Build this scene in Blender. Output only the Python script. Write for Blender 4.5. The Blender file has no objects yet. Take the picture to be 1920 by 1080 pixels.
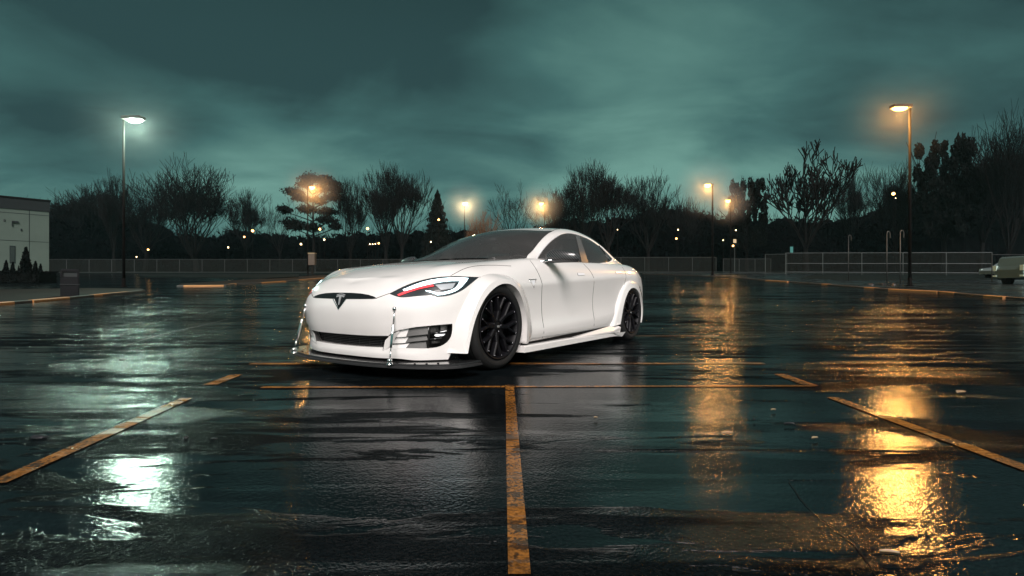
import bpy, bmesh, math, random
from mathutils import Vector, Matrix, noise
from mathutils.bvhtree import BVHTree

scene = bpy.context.scene
COL = scene.collection
PI = math.pi
M = {}

# ---------------------------------------------------------------- materials
def pmat(name, col, rough=.5, metal=0.0, coat=0.0, emit=None, estr=0.0, spec=.5, noise_amt=0.0, noise_scale=8.0, bump=0.0, bump_scale=60.0):
    m = bpy.data.materials.new(name); m.use_nodes = True
    nt = m.node_tree; b = nt.nodes['Principled BSDF']
    b.inputs['Base Color'].default_value = (*col, 1); b.inputs['Roughness'].default_value = rough
    b.inputs['Metallic'].default_value = metal; b.inputs['Coat Weight'].default_value = coat; b.inputs['Coat Roughness'].default_value = .03
    b.inputs['Specular IOR Level'].default_value = spec
    if emit: b.inputs['Emission Color'].default_value = (*emit, 1); b.inputs['Emission Strength'].default_value = estr
    if noise_amt or bump:
        tc = nt.nodes.new('ShaderNodeTexCoord')
    if noise_amt:
        nz = nt.nodes.new('ShaderNodeTexNoise'); nz.inputs['Scale'].default_value = noise_scale; nz.inputs['Detail'].default_value = 6
        nt.links.new(tc.outputs['Object'], nz.inputs['Vector'])
        mr = nt.nodes.new('ShaderNodeMapRange'); mr.inputs['From Min'].default_value = .3; mr.inputs['From Max'].default_value = .7
        mr.inputs['To Min'].default_value = 1-noise_amt; mr.inputs['To Max'].default_value = 1+noise_amt
        nt.links.new(nz.outputs['Fac'], mr.inputs['Value'])
        mx = nt.nodes.new('ShaderNodeVectorMath'); mx.operation = 'SCALE'; mx.inputs[0].default_value = col
        nt.links.new(mr.outputs[0], mx.inputs['Scale']); nt.links.new(mx.outputs[0], b.inputs['Base Color'])
    if bump:
        nb = nt.nodes.new('ShaderNodeTexNoise'); nb.inputs['Scale'].default_value = bump_scale; nb.inputs['Detail'].default_value = 3
        nt.links.new(tc.outputs['Object'], nb.inputs['Vector'])
        bp = nt.nodes.new('ShaderNodeBump'); bp.inputs['Strength'].default_value = bump; bp.inputs['Distance'].default_value = .02
        nt.links.new(nb.outputs['Fac'], bp.inputs['Height']); nt.links.new(bp.outputs[0], b.inputs['Normal'])
    M[name] = m
    return m
pmat('car_paint', (.82,.79,.77), .24, 0, 1.0, spec=.5, noise_amt=.012, noise_scale=3)
pmat('gloss_black', (.012,.012,.013), .15, 0, .6)
pmat('nose_black', (.008,.008,.009), .35, spec=.3)
pmat('flat_black', (.006,.006,.006), .8, spec=.1)
pmat('grille_black', (.005,.005,.005), .6, spec=.15)
pmat('slat', (.03,.03,.03), .5)
pmat('chrome', (.85,.85,.86), .10, 1.0)
pmat('trim', (.88,.88,.90), .3, .15)
pmat('handle', (.9,.9,.93), .2, .1)
pmat('lamp_housing', (.02,.026,.030), .35, 0, .25)
pmat('led_white', (.8,.95,1), .3, emit=(.72,.96,1.0), estr=3.0)
pmat('led_red', (.7,.04,.05), .3, emit=(1,.07,.08), estr=.9)
pmat('lens_grey', (.42,.45,.48), .25, emit=None)
pmat('fog_white', (.9,.9,.9), .2, emit=(1,1,1), estr=.9)
pmat('vent_grey', (.035,.034,.033), .6, bump=.3, bump_scale=300)
pmat('fin_grey', (.10,.098,.095), .5, bump=.2, bump_scale=300)
pmat('emblem_grey', (.45,.45,.46), .35, .3)
pmat('splitter_grey', (.022,.022,.023), .5)
pmat('seam', (.05,.048,.045), .8, spec=.1)
pmat('tyre', (.011,.011,.011), .7, bump=.25, bump_scale=120, spec=.35)
pmat('rim', (.0022,.0021,.0035), .55, .0, .0, spec=.25)
pmat('bolt_steel', (.25,.25,.27), .25, .9)
pmat('disc', (.05,.05,.052), .35, .9)
pmat('caliper', (.02,.02,.022), .3, .3)
pmat('cap_silver', (.5,.5,.5), .4, .5)
pmat('seat', (.5,.48,.47), .6, noise_amt=.1, noise_scale=30)
pmat('dash', (.04,.04,.04), .6)
pmat('pillar', (.11,.11,.11), .25, 0, .4)
pmat('mirror_grey', (.05,.05,.052), .35, 0, .3)
pmat('tail_red', (.15,.005,.005), .15, 0, .8)
def weave(name, a, b, scale, rot, rough=.25, diag=False):
    m = pmat(name, a, rough, 0, .8); nt = m.node_tree; bs = nt.nodes['Principled BSDF']
    tc = nt.nodes.new('ShaderNodeTexCoord'); mp = nt.nodes.new('ShaderNodeMapping'); mp.inputs['Rotation'].default_value = rot
    wv = nt.nodes.new('ShaderNodeTexWave'); wv.inputs['Scale'].default_value = scale; wv.bands_direction = 'DIAGONAL' if diag else 'X'; mp.inputs['Scale'].default_value = (-.4, 1, 1) if diag else (1, 1, 1); wv.inputs['Distortion'].default_value = .4
    cr = nt.nodes.new('ShaderNodeValToRGB'); cr.color_ramp.elements[0].position = .35; cr.color_ramp.elements[1].position = .65
    cr.color_ramp.elements[0].color = (*a, 1); cr.color_ramp.elements[1].color = (*b, 1)
    nt.links.new(tc.outputs['Object'], mp.inputs['Vector']); nt.links.new(mp.outputs[0], wv.inputs['Vector'])
    nt.links.new(wv.outputs['Fac'], cr.inputs[0]); nt.links.new(cr.outputs[0], bs.inputs['Base Color'])
weave('carbon', (.006,.006,.006), (.045,.045,.047), 60, (0,0,.78))
weave('carbon_stripe', (.006,.006,.006), (.075,.075,.078), 24, (0,0,0), .35, True)
def glass_mat():
    m = bpy.data.materials.new('glass'); m.use_nodes = True; nt = m.node_tree; nt.nodes.clear()
    out = nt.nodes.new('ShaderNodeOutputMaterial'); mix = nt.nodes.new('ShaderNodeMixShader'); lw = nt.nodes.new('ShaderNodeFresnel'); lw.inputs['IOR'].default_value = 1.5
    tr = nt.nodes.new('ShaderNodeBsdfTransparent'); tr.inputs['Color'].default_value = (.72,.72,.72,1)
    gl = nt.nodes.new('ShaderNodeBsdfGlossy'); gl.inputs['Roughness'].default_value = .03; gl.inputs['Color'].default_value = (.8,.8,.8,1)
    df = nt.nodes.new('ShaderNodeBsdfDiffuse'); df.inputs['Color'].default_value = (.13,.127,.125,1)
    m2 = nt.nodes.new('ShaderNodeMixShader'); m2.inputs[0].default_value = .34
    nt.links.new(tr.outputs[0], m2.inputs[1]); nt.links.new(df.outputs[0], m2.inputs[2])
    nt.links.new(lw.outputs[0], mix.inputs[0]); nt.links.new(m2.outputs[0], mix.inputs[1]); nt.links.new(gl.outputs[0], mix.inputs[2])
    nt.links.new(mix.outputs[0], out.inputs[0]); M['glass'] = m
glass_mat()
# ---------------------------------------------------------------- CAR
F_, H_ = 956.8, .669
CX, CY, CYAW = -.903, 4.802, 4.111
GZ = .012            # tyre bottoms sit 12 mm below the car frame's zero
_c, _s = math.cos(CYAW), math.sin(CYAW)
CAMO = Vector((-CX*_c - CY*_s, CX*_s - CY*_c, H_))      # viewpoint in car coordinates (used only to transfer traced outlines)
def ray(px, py):
    dx, dy = (px-960)/F_, 1.0
    return Vector((dx*_c+dy*_s, -dx*_s+dy*_c, (540-py)/F_))
def proj(v):
    wx = CX+v[0]*_c-v[1]*_s; wy = CY+v[0]*_s+v[1]*_c
    return (960+F_*wx/wy, 540-F_*(v[2]-H_)/wy)
def unp(px, py, ax, val):
    d = ray(px, py); t = (val-CAMO[ax])/d[ax]; return CAMO+d*t

def crt(knots, pts, sub, sharp=(), sym0=False, sym1=False):
    """cubic through pts (tuples) at knots; sub = list of counts per interval"""
    n = len(pts); D = len(pts[0])
    def tang(i, side):
        if i in sharp or i == 0 or i == n-1:
            j = i+1 if side > 0 else i-1
            if j < 0 or j >= n: j = i
            dt = knots[j]-knots[i]
            return [(pts[j][k]-pts[i][k])/dt if dt else 0 for k in range(D)]
        a = knots[i]-knots[i-1]; b = knots[i+1]-knots[i]
        return [((pts[i][k]-pts[i-1][k])/a*b+(pts[i+1][k]-pts[i][k])/b*a)/(a+b) for k in range(D)]
    out = []
    for i in range(n-1):
        h = knots[i+1]-knots[i]
        t0 = tang(i, 1); t1 = tang(i+1, -1)
        if i == 0 and sym0: t0 = [0, t0[1], 0]
        if i == n-2 and sym1: t1 = [0, t1[1], 0]
        for q in range(sub[i]):
            s = q/sub[i]; s2 = s*s; s3 = s2*s
            a, b, c, d = 2*s3-3*s2+1, s3-2*s2+s, -2*s3+3*s2, s3-s2
            out.append(tuple(a*pts[i][k]+b*h*t0[k]+c*pts[i+1][k]+d*h*t1[k] for k in range(D)))
    out.append(tuple(pts[-1]))
    return out
def chord(pts):
    k = [0.0]
    for a, b in zip(pts, pts[1:]): k.append(k[-1]+max(.004, math.dist(a, b)))
    return k
def smooth_line(pts, n=8, sharp=()):
    return crt(chord(pts), pts, [n]*(len(pts)-1), sharp)
def lerp(xs, ys, x):
    if x <= xs[0]: return ys[0]
    for a, b, p, q in zip(xs, xs[1:], ys, ys[1:]):
        if x <= b: return p+(q-p)*(x-a)/(b-a)
    return ys[-1]

# plan outline (x, y) with inward normal computed; profiles: rows 0..10 of (z, inset)
PLAN = [(.858,0),(.853,.22),(.828,.42),(.778,.57),(.708,.685),(.61,.785),(.46,.875),(.22,.925),(0,.94),(-.3,.948),(-.72,.955),
        (-1.25,.962),(-1.82,.965),(-2.35,.965),(-2.7,.962),(-2.96,.96),(-3.3,.945),(-3.6,.885),(-3.83,.76),(-3.965,.52),(-4.02,.25),(-4.03,0)]
def PF(z, d): return list(zip(z, d))
nose_d = (.060,.052,.055,.055,.036,.010,0,.012,.032,.09,.16)
PROF = [
 PF((.128,.160,.20,.25,.298,.40,.52,.585,.632,.690,.738), nose_d),
 PF((.128,.160,.20,.25,.298,.40,.52,.585,.630,.690,.740), nose_d),
 PF((.128,.160,.20,.25,.300,.40,.52,.583,.627,.690,.745), nose_d),
 PF((.130,.162,.20,.25,.305,.41,.52,.585,.635,.700,.750), (.055,.048,.05,.05,.034,.010,0,.014,.045,.10,.18)),
 PF((.12,.165,.205,.26,.32,.42,.53,.59,.650,.718,.768), (.045,.038,.04,.035,.018,.002,0,.025,.070,.125,.20)),
 PF((.12,.17,.21,.27,.34,.43,.53,.60,.672,.740,.785), (.035,.028,.025,.015,.006,.0,0,.02,.062,.125,.20)),
 PF((.12,.18,.23,.29,.36,.45,.54,.62,.700,.775,.828), (.02,.012,.006,.0,.0,0,0,.01,.045,.110,.20)),
 PF((.13,.18,.24,.30,.38,.47,.56,.65,.738,.808,.860), (.02,.01,.0,.0,.0,0,0,.006,.038,.095,.19)),
 PF((.14,.18,.24,.30,.38,.48,.58,.67,.762,.830,.880), (.03,.01,.0,0,0,0,0,.005,.034,.09,.19)),
 PF((.14,.18,.23,.29,.38,.49,.60,.69,.785,.855,.905), (.05,.02,.0,0,.01,.012,.008,.0,.026,.07,.145)),
 PF((.14,.18,.23,.28,.38,.50,.62,.708,.80,.88,.938), (.06,.03,.005,0,.017,.02,.012,.0,.022,.052,.095)),
 PF((.14,.18,.235,.29,.40,.52,.64,.742,.82,.89,.945), (.06,.03,.005,0,.018,.022,.013,.0,.022,.052,.095)),
 PF((.14,.18,.24,.31,.42,.54,.66,.772,.84,.90,.953), (.06,.03,.005,0,.018,.022,.013,.0,.024,.056,.10)),
 PF((.14,.19,.26,.345,.45,.57,.69,.796,.86,.915,.965), (.06,.03,.005,0,.015,.018,.010,.0,.024,.058,.105)),
 PF((.15,.20,.28,.36,.46,.58,.70,.806,.87,.925,.975), (.06,.03,.005,0,.01,.01,.006,.0,.025,.065,.125)),
 PF((.16,.21,.29,.37,.47,.58,.70,.81,.88,.94,.985), (.05,.02,.005,0,.005,.005,.003,.0,.03,.08,.155)),
 PF((.18,.23,.30,.38,.48,.58,.70,.81,.885,.945,.985), (.05,.02,.005,0,.0,.0,.0,.005,.04,.095,.175)),
 PF((.20,.25,.32,.40,.49,.59,.70,.80,.88,.945,.985), (.05,.02,.005,0,.0,.0,.005,.02,.06,.12,.19)),
 PF((.20,.25,.32,.40,.49,.59,.70,.80,.88,.95,.99), (.05,.02,.005,0,.0,.01,.02,.04,.08,.13,.19)),
 PF((.20,.25,.32,.40,.49,.59,.70,.80,.88,.955,.995), (.05,.02,.005,0,.0,.01,.03,.055,.09,.12,.17)),
 PF((.20,.25,.32,.40,.49,.59,.70,.80,.89,.965,1.0), (.05,.02,.005,0,.0,.01,.03,.06,.09,.11,.15)),
 PF((.20,.25,.32,.40,.49,.59,.70,.80,.89,.97,1.003), (.05,.02,.005,0,.0,.01,.03,.06,.09,.11,.15)),
]
XC = [.675,.62,.54,.45,.35,.24,.12,0,-.13,-.36,-.66,-1.25,-1.82,-2.35,-2.7,-2.96,-3.35,-3.62,-3.74,-3.80,-3.84,-3.85]
ZCT = None
def zc(x):
    global ZCT
    if ZCT is None:
        xs = [-4.1,-3.85,-3.5,-3.3,-1,-.66,-.36,-.13,.12,.35,.54,.675,.72]; zs = [1.0,1.012,1.0,.99,.972,.965,.947,.928,.902,.862,.811,.757,.735]
        ZCT = crt(xs, list(zip(xs, zs)), [8]*(len(xs)-1))
    return lerp([p[0] for p in ZCT], [p[1] for p in ZCT], x)
def lower_net():
    cols = []
    n = len(PLAN)
    for j, (p, pr) in enumerate(zip(PLAN, PROF)):
        a = PLAN[max(0, j-1)]; b = PLAN[min(n-1, j+1)]
        tx, ty = b[0]-a[0], b[1]-a[1]
        if j == 0 or j == n-1: tx = 0
        L = math.hypot(tx, ty); nx, ny = ty/L, -tx/L       # outward
        col = [(p[0]-nx*d, p[1]-ny*d if 0 < j < n-1 else 0.0, z) for z, d in pr]
        a = col[-1]; b = (XC[j], 0.0, zc(XC[j]))
        col += [a]*4
        cols.append(col)
    K = [c[10] for c in cols]
    K = smooth_line(K, 6)
    for j, c in enumerate(cols):
        a = c[10]; xc = XC[j]
        for i, t in enumerate((.22, .48, .75, 1.0)):
            x = a[0]+(xc-a[0])*t; y = a[1]*(1-t)
            ye = lerp([k[0] for k in K[::-1]], [k[1] for k in K[::-1]], x); ze = lerp([k[0] for k in K[::-1]], [k[2] for k in K[::-1]], x)
            r = min(1, y/max(ye, .05)); zz = zc(x)
            c[11+i] = (x, y, zz+(ze-zz)*r**2.4)
    return cols
def grid_from_net(cols, csub, rsub, sharp_rows=(), sym0=True, sym1=True):
    nr = len(cols[0])
    ref = cols and [c[6 if nr > 10 else 2] for c in cols]
    U = chord(ref)
    rows = []
    for r in range(nr):
        pts = [c[r] for c in cols]
        rows.append(crt(U, pts, csub, (), sym0, sym1))
    V = chord(cols[len(cols)//2])
    dense = []
    for q in range(len(rows[0])):
        pts = [rows[r][q] for r in range(nr)]
        dense.append(crt(chord(pts), pts, rsub, sharp_rows))
    return dense
def bm_from_grid(g):
    bm = bmesh.new()
    vs = [[bm.verts.new(p) for p in c] for c in g]
    for i in range(len(vs)-1):
        for j in range(len(vs[0])-1):
            q = [vs[i][j], vs[i+1][j], vs[i+1][j+1], vs[i][j+1]]
            try: bm.faces.new(q)
            except ValueError: pass
    bmesh.ops.remove_doubles(bm, verts=bm.verts, dist=.0004)
    bmesh.ops.dissolve_degenerate(bm, edges=bm.edges, dist=.0003)
    bm.normal_update()
    return bm
def in_poly(p, poly):
    x, y = p; c = False; n = len(poly)
    for i in range(n):
        x0, y0 = poly[i]; x1, y1 = poly[i-1]
        if (y0 > y) != (y1 > y) and x < (x1-x0)*(y-y0)/(y1-y0)+x0: c = not c
    return c
def cut_planes(bm, segs, prj, pred, pad):
    """segs: list of ((a,b) 2D, plane_co, plane_no). prj maps vertex->2D"""
    for (a, b), co, no in segs:
        lo = (min(a[0], b[0])-pad, min(a[1], b[1])-pad); hi = (max(a[0], b[0])+pad, max(a[1], b[1])+pad)
        fs = []
        for f in bm.faces:
            c = f.calc_center_median()
            if not pred(c): continue
            P = [prj(v.co) for v in f.verts]
            if max(p[0] for p in P) < lo[0] or min(p[0] for p in P) > hi[0] or max(p[1] for p in P) < lo[1] or min(p[1] for p in P) > hi[1]: continue
            fs.append(f)
        if not fs: continue
        es = list({e for f in fs for e in f.edges}); vs = list({v for f in fs for v in f.verts})
        bmesh.ops.bisect_plane(bm, geom=vs+es+fs, dist=1e-5, plane_co=co, plane_no=no)
def cut_px(bm, poly, pred, close=True, pad=.6):
    segs = []
    n = len(poly)
    for i in range(n if close else n-1):
        a, b = poly[i], poly[(i+1) % n]
        no = ray(*a).cross(ray(*b)).normalized()
        segs.append(((a, b), CAMO, no))
    cut_planes(bm, segs, proj, pred, pad)
def cut_side(bm, poly, pred, close=True, pad=.002):
    segs = []
    n = len(poly)
    for i in range(n if close else n-1):
        a, b = poly[i], poly[(i+1) % n]
        no = Vector((b[1]-a[1], 0, -(b[0]-a[0]))).normalized()
        segs.append(((a, b), Vector((a[0], 0, a[1])), no))
    cut_planes(bm, segs, lambda v: (v[0], v[2]), pred, pad)
def zo(pts, ox, oy, sc): return [(ox+a/sc, oy+b/sc) for a, b in pts]

def mesh_obj(name, verts, faces, mat, parent=None, normals=None, smooth=True):
    me = bpy.data.meshes.new(name); me.from_pydata(verts, [], faces)
    me.materials.append(mat)
    if smooth: me.polygons.foreach_set('use_smooth', [True]*len(me.polygons))
    me.update()
    if normals: me.normals_split_custom_set_from_vertices(normals)
    o = bpy.data.objects.new(name, me); COL.objects.link(o)
    if parent: o.parent = parent
    return o
def extract(bm, sel, name, mat, parent, sides=(1,), off=0.0, thick=0.0):
    """faces sel of the half skin -> object; sides 1 left, -1 right (mirrored)"""
    V = []; N = []; Fc = []
    for sd in sides:
        idx = {}
        for f in sel:
            loop = []
            for v in f.verts:
                k = v.index
                if k not in idx:
                    idx[k] = len(V); n = v.normal
                    V.append((v.co.x+n.x*off, (v.co.y+n.y*off)*sd, v.co.z+n.z*off)); N.append((n.x, n.y*sd, n.z))
                loop.append(idx[k])
            Fc.append(loop if sd > 0 else loop[::-1])
    o = mesh_obj(name, V, Fc, mat, parent, N)
    return o
def recess(bm, sel, name, mat, parent, sides, depth, direction, wallmat=None):
    """pushes the faces in by depth and adds side walls: an open tray"""
    V = []; Fc = []
    d = Vector(direction)*depth
    selset = set(sel)
    for sd in sides:
        idx = {}; top = {}
        def gi(v, deep):
            tab = idx if deep else top
            if v.index not in tab:
                tab[v.index] = len(V); p = v.co+(d if deep else Vector((0,0,0)))
                V.append((p.x, p.y*sd, p.z))
            return tab[v.index]
        for f in sel:
            L = [gi(v, True) for v in f.verts]; Fc.append(L if sd > 0 else L[::-1])
            for e in f.edges:
                if sum(1 for g in e.link_faces if g in selset) == 1:
                    a, b = e.verts
                    if abs(a.co.y) < .002 and abs(b.co.y) < .002: continue
                    q = [gi(a, False), gi(b, False), gi(b, True), gi(a, True)]
                    Fc.append(q)
    return mesh_obj(name, V, Fc, mat, parent, None, False)
def tube(name, pts, r, mat, parent, n=6, closed=False, sides=(1,), flat=None):
    V = []; Fc = []
    for sd in sides:
        base = len(V); P = [Vector((p[0], p[1]*sd, p[2])) for p in pts]; m = len(P)
        up = Vector((0, 0, 1))
        for i, p in enumerate(P):
            if closed: t = (P[(i+1) % m]-P[i-1])
            else: t = P[min(m-1, i+1)]-P[max(0, i-1)]
            t.normalize()
            u = t.cross(up)
            if u.length < .05: u = t.cross(Vector((1, 0, 0)))
            u.normalize(); w = u.cross(t)
            rr = r[i] if isinstance(r, (list, tuple)) else r
            for k in range(n):
                a = 2*math.pi*k/n
                V.append(tuple(p+u*(rr*math.cos(a))+w*(rr*math.sin(a))))
        for i in range(m if closed else m-1):
            for k in range(n):
                a = base+i*n+k; b = base+i*n+(k+1) % n
                c = base+((i+1) % m)*n+(k+1) % n; d = base+((i+1) % m)*n+k
                Fc.append((a, b, c, d))
        if not closed:
            Fc.append(tuple(base+k for k in range(n))[::-1]); Fc.append(tuple(base+(m-1)*n+k for k in range(n)))
    return mesh_obj(name, V, Fc, mat, parent)
def lathe(name, prof, mat, parent, n=48, axis='y', center=(0,0,0), smooth=True, closed=False):
    """prof: list of (radius, offset along axis)"""
    V = []; Fc = []; m = len(prof)
    for k in range(n):
        a = 2*math.pi*k/n; ca, sa = math.cos(a), math.sin(a)
        for r, h in prof:
            if axis == 'y': p = (r*ca, h, r*sa)
            elif axis == 'z': p = (r*ca, r*sa, h)
            else: p = (h, r*ca, r*sa)
            V.append((p[0]+center[0], p[1]+center[1], p[2]+center[2]))
    for k in range(n):
        k2 = (k+1) % n
        for i in range(m if closed else m-1):
            j = (i+1) % m
            Fc.append((k*m+i, k*m+j, k2*m+j, k2*m+i))
    return mesh_obj(name, V, Fc, mat, parent, None, smooth)
def prism(name, poly, d0, d1, mat, parent, frame, smooth=False, bevel=0.0):
    """poly in 2D extruded; frame maps (u,v,w)->3D"""
    bm = bmesh.new()
    a = [bm.verts.new(frame(u, v, d0)) for u, v in poly]; b = [bm.verts.new(frame(u, v, d1)) for u, v in poly]
    bm.faces.new(a); bm.faces.new(b[::-1]); n = len(poly)
    for i in range(n): bm.faces.new((a[i], b[i], b[(i+1) % n], a[(i+1) % n]))
    bmesh.ops.recalc_face_normals(bm, faces=bm.faces)
    if bevel: bmesh.ops.bevel(bm, geom=bm.edges[:], offset=bevel, segments=2, affect='EDGES', clamp_overlap=True)
    me = bpy.data.meshes.new(name); bm.to_mesh(me); bm.free(); me.materials.append(mat)
    if smooth: me.polygons.foreach_set('use_smooth', [True]*len(me.polygons))
    o = bpy.data.objects.new(name, me); COL.objects.link(o)
    if parent: o.parent = parent
    return o

def build_car():
    root = bpy.data.objects.new('parked_car', None); COL.objects.link(root)
    root['label'] = 'glossy white saloon with black wheels, lit headlights and chrome rods to its front splitter'
    root['category'] = 'car'
    white, blackp, chrome, carbon, dark = M['car_paint'], M['gloss_black'], M['chrome'], M['carbon'], M['flat_black']
    # ---------- lower body half skin
    cols = lower_net()
    csub = [8,8,8,7,7,7,9,8,10,14,16,16,16,12,10,10,9,8,7,7,6]
    g = grid_from_net(cols, csub, [2,3,3,4,5,6,4,3,4,4,4,6,6,6], sharp_rows=(3, 7))
    bm = bm_from_grid(g)
    # outlines traced on the photograph, transferred on the skin
    HL = smooth_line(zo([(92,398),(200,345),(330,278),(480,215),(650,160),(830,118),(1020,90),(1250,78),(1350,76),(1500,84),(1755,92),(1640,185),(1560,250),(1490,305),(1400,360),(1290,408),(1150,445),(980,462),(860,430),(700,438),(560,450),(430,465),(300,468),(180,435)],720,510,9.816)+[(729.4,550.5)], 2, (0,9,10,17,18))[:-1]
    # front wheel opening, rear wheel opening in side view (x, z)
    ARF = [(.53,.0),(.47,.18),(.43,.30),(.385,.41),(.32,.51),(.235,.60),(.14,.665),(.03,.703),(-.06,.712),(-.15,.70),(-.235,.66),(-.31,.575),(-.365,.47),(-.39,.36),(-.385,.25),(-.38,.0)]
    ARR = [(-2.50,.0),(-2.545,.18),(-2.60,.35),(-2.66,.48),(-2.73,.575),(-2.82,.64),(-2.93,.672),(-3.02,.67),(-3.11,.645),(-3.20,.585),(-3.27,.50),(-3.32,.40),(-3.32,.28),(-3.29,.0)]
    side = lambda c: c.y > .55
    cut_side(bm, ARF, side, False); cut_side(bm, ARR, side, False)
    nosep = lambda c: c.x > .55 and c.y > -.01
    headp = lambda c: c.x > -.1 and c.y > .3 and c.z > .5
    cut_px(bm, HL, headp)
    # hood outline in plan -> use lines in px on near half
    HOOD = [(697,560),(705,558.8),(710,558.4),(729.4,550.5)]+zo([(92,398),(200,345),(330,278),(480,215),(650,160),(830,118),(1020,90),(1220,78)],720,510,9.816)
    HOOD += zo([(1300,35),(1360,0)],720,510,9.816)+[(872,503.5),(888,499.5),(905,497.8),(930,497.6),(958,498.4),(967,496)]
    cut_px(bm, HOOD[2:], lambda c: c.y > .1 and c.x > -.75 and c.z > .55, False)
    STRIP = [(.0,.632),(.12,.631),(.22,.627),(.31,.617),(.37,.604),(.408,.588),(.36,.584),(.25,.582),(.075,.580),(.0,.502)]
    # nose strip in front view (y,z)
    def cut_front(poly, pred, close=True):
        segs = []; n = len(poly)
        for i in range(n if close else n-1):
            a, b = poly[i], poly[(i+1) % n]
            if abs(a[0]) < 1e-6 and abs(b[0]) < 1e-6: continue
            no = Vector((0, b[1]-a[1], -(b[0]-a[0]))).normalized()
            segs.append(((a, b), Vector((0, a[0], a[1])), no))
        cut_planes(bm, segs, lambda v: (v[1], v[2]), pred, .002)
    frontp = lambda c: c.x > .4
    cut_front(STRIP, frontp)
    # bumper top seam: strip end -> headlight inner corner (height line)
    GRILLE = [(0,.298),(.30,.299),(.485,.304),(.475,.27),(.455,.235),(.43,.212),(.2,.207),(0,.206)]
    cut_front(GRILLE, frontp)
    FOG = smooth_line(zo([(100,752),(185,672),(330,627),(540,600),(800,578),(799,640),(785,710),(745,765),(680,805),(600,823),(540,827),(400,826),(250,826),(95,852)],700,500,5.4)+[(718.5,639.3)], 2, (0,4,13))[:-1]
    fogp = lambda c: c.x > .25 and c.y > .3 and .15 < c.z < .48
    cut_px(bm, FOG, fogp)
    FOGM = zo([(566,590),(538,830)],700,500,5.4)
    cut_px(bm, FOGM, fogp, False, 0.2)
    BUMP = [(.46,.175),(.46,.43),(.36,.56),(.215,.70),(.13,.757)]   # bumper/fender seam under the flare (x,z)
    D1 = [(-.66,.99),(-.65,.893),(-.672,.83),(-.698,.765),(-.712,.694),(-.735,.45),(-.749,.19)]
    D2 = [(-1.70,.99),(-1.754,.909),(-1.80,.85),(-1.827,.784),(-1.832,.5),(-1.834,.19)]
    D3 = [(-2.86,.99),(-2.84,.93),(-2.80,.84),(-2.70,.66),(-2.60,.50),(-2.50,.36),(-2.42,.20)]
    DB = [(-.749,.19),(-1.3,.197),(-1.834,.20),(-2.42,.205)]
    doorp = lambda c: c.y > .5 and c.z < .99
    for L in (D1, D2, D3, DB): cut_side(bm, L, doorp, False)
    bm.normal_update(); bm.verts.index_update(); bm.faces.index_update(); bm.faces.ensure_lookup_table()
    DF = D1+[(-1.834,.19)]+D2[::-1][1:]; DR = D2+[(-2.42,.205)]+D3[::-1][1:]
    cat = {}
    hoodpoly = HOOD+[(985,480),(985,400),(560,400),(560,559),(697,559.2)]
    for f in bm.faces:
        c = f.calc_center_median(); xz = (c.x, c.z); yz = (c.y, c.z); p = proj(c)
        k = 'body'
        if side(c) and (in_poly(xz, ARF) or in_poly(xz, ARR)): k = None
        elif -3.25 < c.x < -.75 and c.z > .93 and c.y < .80: k = None
        elif headp(c) and in_poly(p, HL): k = 'headlight'
        elif frontp(c) and in_poly(yz, STRIP): k = 'strip'
        elif frontp(c) and in_poly(yz, GRILLE): k = 'grille'
        elif fogp(c) and in_poly(p, FOG):
            k = 'fog' if p[0] > lerp([FOGM[0][1], FOGM[1][1]], [FOGM[0][0], FOGM[1][0]], p[1]) else 'vent'
        elif doorp(c) and in_poly(xz, DF): k = 'fdoor'
        elif doorp(c) and in_poly(xz, DR): k = 'rdoor'
        elif c.x > -.68 and c.z > .59 and (c.y < .12 or (in_poly(p, hoodpoly) and c.y < .86)): k = 'hood'
        elif c.x > .12 and (c.x > .44 or c.z < .76-(c.x-.13)*.6) and c.z < .76: k = 'bumper'
        elif c.x < -3.35 and c.z < .60: k = 'rbumper'
        cat.setdefault(k, []).append(f)
    body = extract(bm, cat['body'], 'body', white, root, (1,-1))
    extract(bm, cat['hood'], 'hood', white, root, (1,-1))
    bumper = extract(bm, cat['bumper'], 'front_bumper', white, root, (1,-1))
    extract(bm, cat['rbumper'], 'rear_bumper', white, root, (1,-1))
    doors = {}
    for sd in (1, -1):
        doors['f', sd] = extract(bm, cat['fdoor'], 'front_door', white, root, (sd,))
        doors['r', sd] = extract(bm, cat['rdoor'], 'rear_door', white, root, (sd,))
    strip = extract(bm, cat['strip'], 'nose_panel', M['nose_black'], root, (1,-1))
    gw = recess(bm, cat['grille'], 'intake_duct', white, bumper, (1,-1), .055, (-1,0,0))
    grille = extract(bm, cat['grille'], 'lower_grille', M['grille_black'], root, (1,-1))
    grille.location = (-.053, 0, 0)
    hls = {}
    for sd in (1, -1):
        hls[sd] = recess(bm, cat['headlight'], 'headlight', M['lamp_housing'], root, (sd,), .006, (-.8,-.5,-.2))
        pass
    vents = {}
    for sd in (1, -1):
        vents[sd] = recess(bm, cat['vent'], 'side_vent', M['vent_grey'], root, (sd,), .045, (-.9,-.35,0))
        vents['f', sd] = recess(bm, cat['fog'], 'fog_lamp_housing', M['grille_black'], root, (sd,), .07, (-.85,-.5,0))
    # ---- BVH of the skin for laying details on it
    tree = BVHTree.FromBMesh(bm)
    def hit(px, py, off=0.0):
        d = ray(px, py).normalized()
        co, n, i, t = tree.ray_cast(CAMO, d)
        if co is None: co = unp(px, py, 1, .9); n = Vector((0, 1, 0))
        if n.dot(d) > 0: n = -n
        return co+n*off
    def hside(x, z, off=0.0):
        co, n, i, t = tree.ray_cast(Vector((x, 3, z)), Vector((0, -1, 0)))
        if co is None: return Vector((x, .9, z))
        if n.y < 0: n = -n
        return co+n*off
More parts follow.
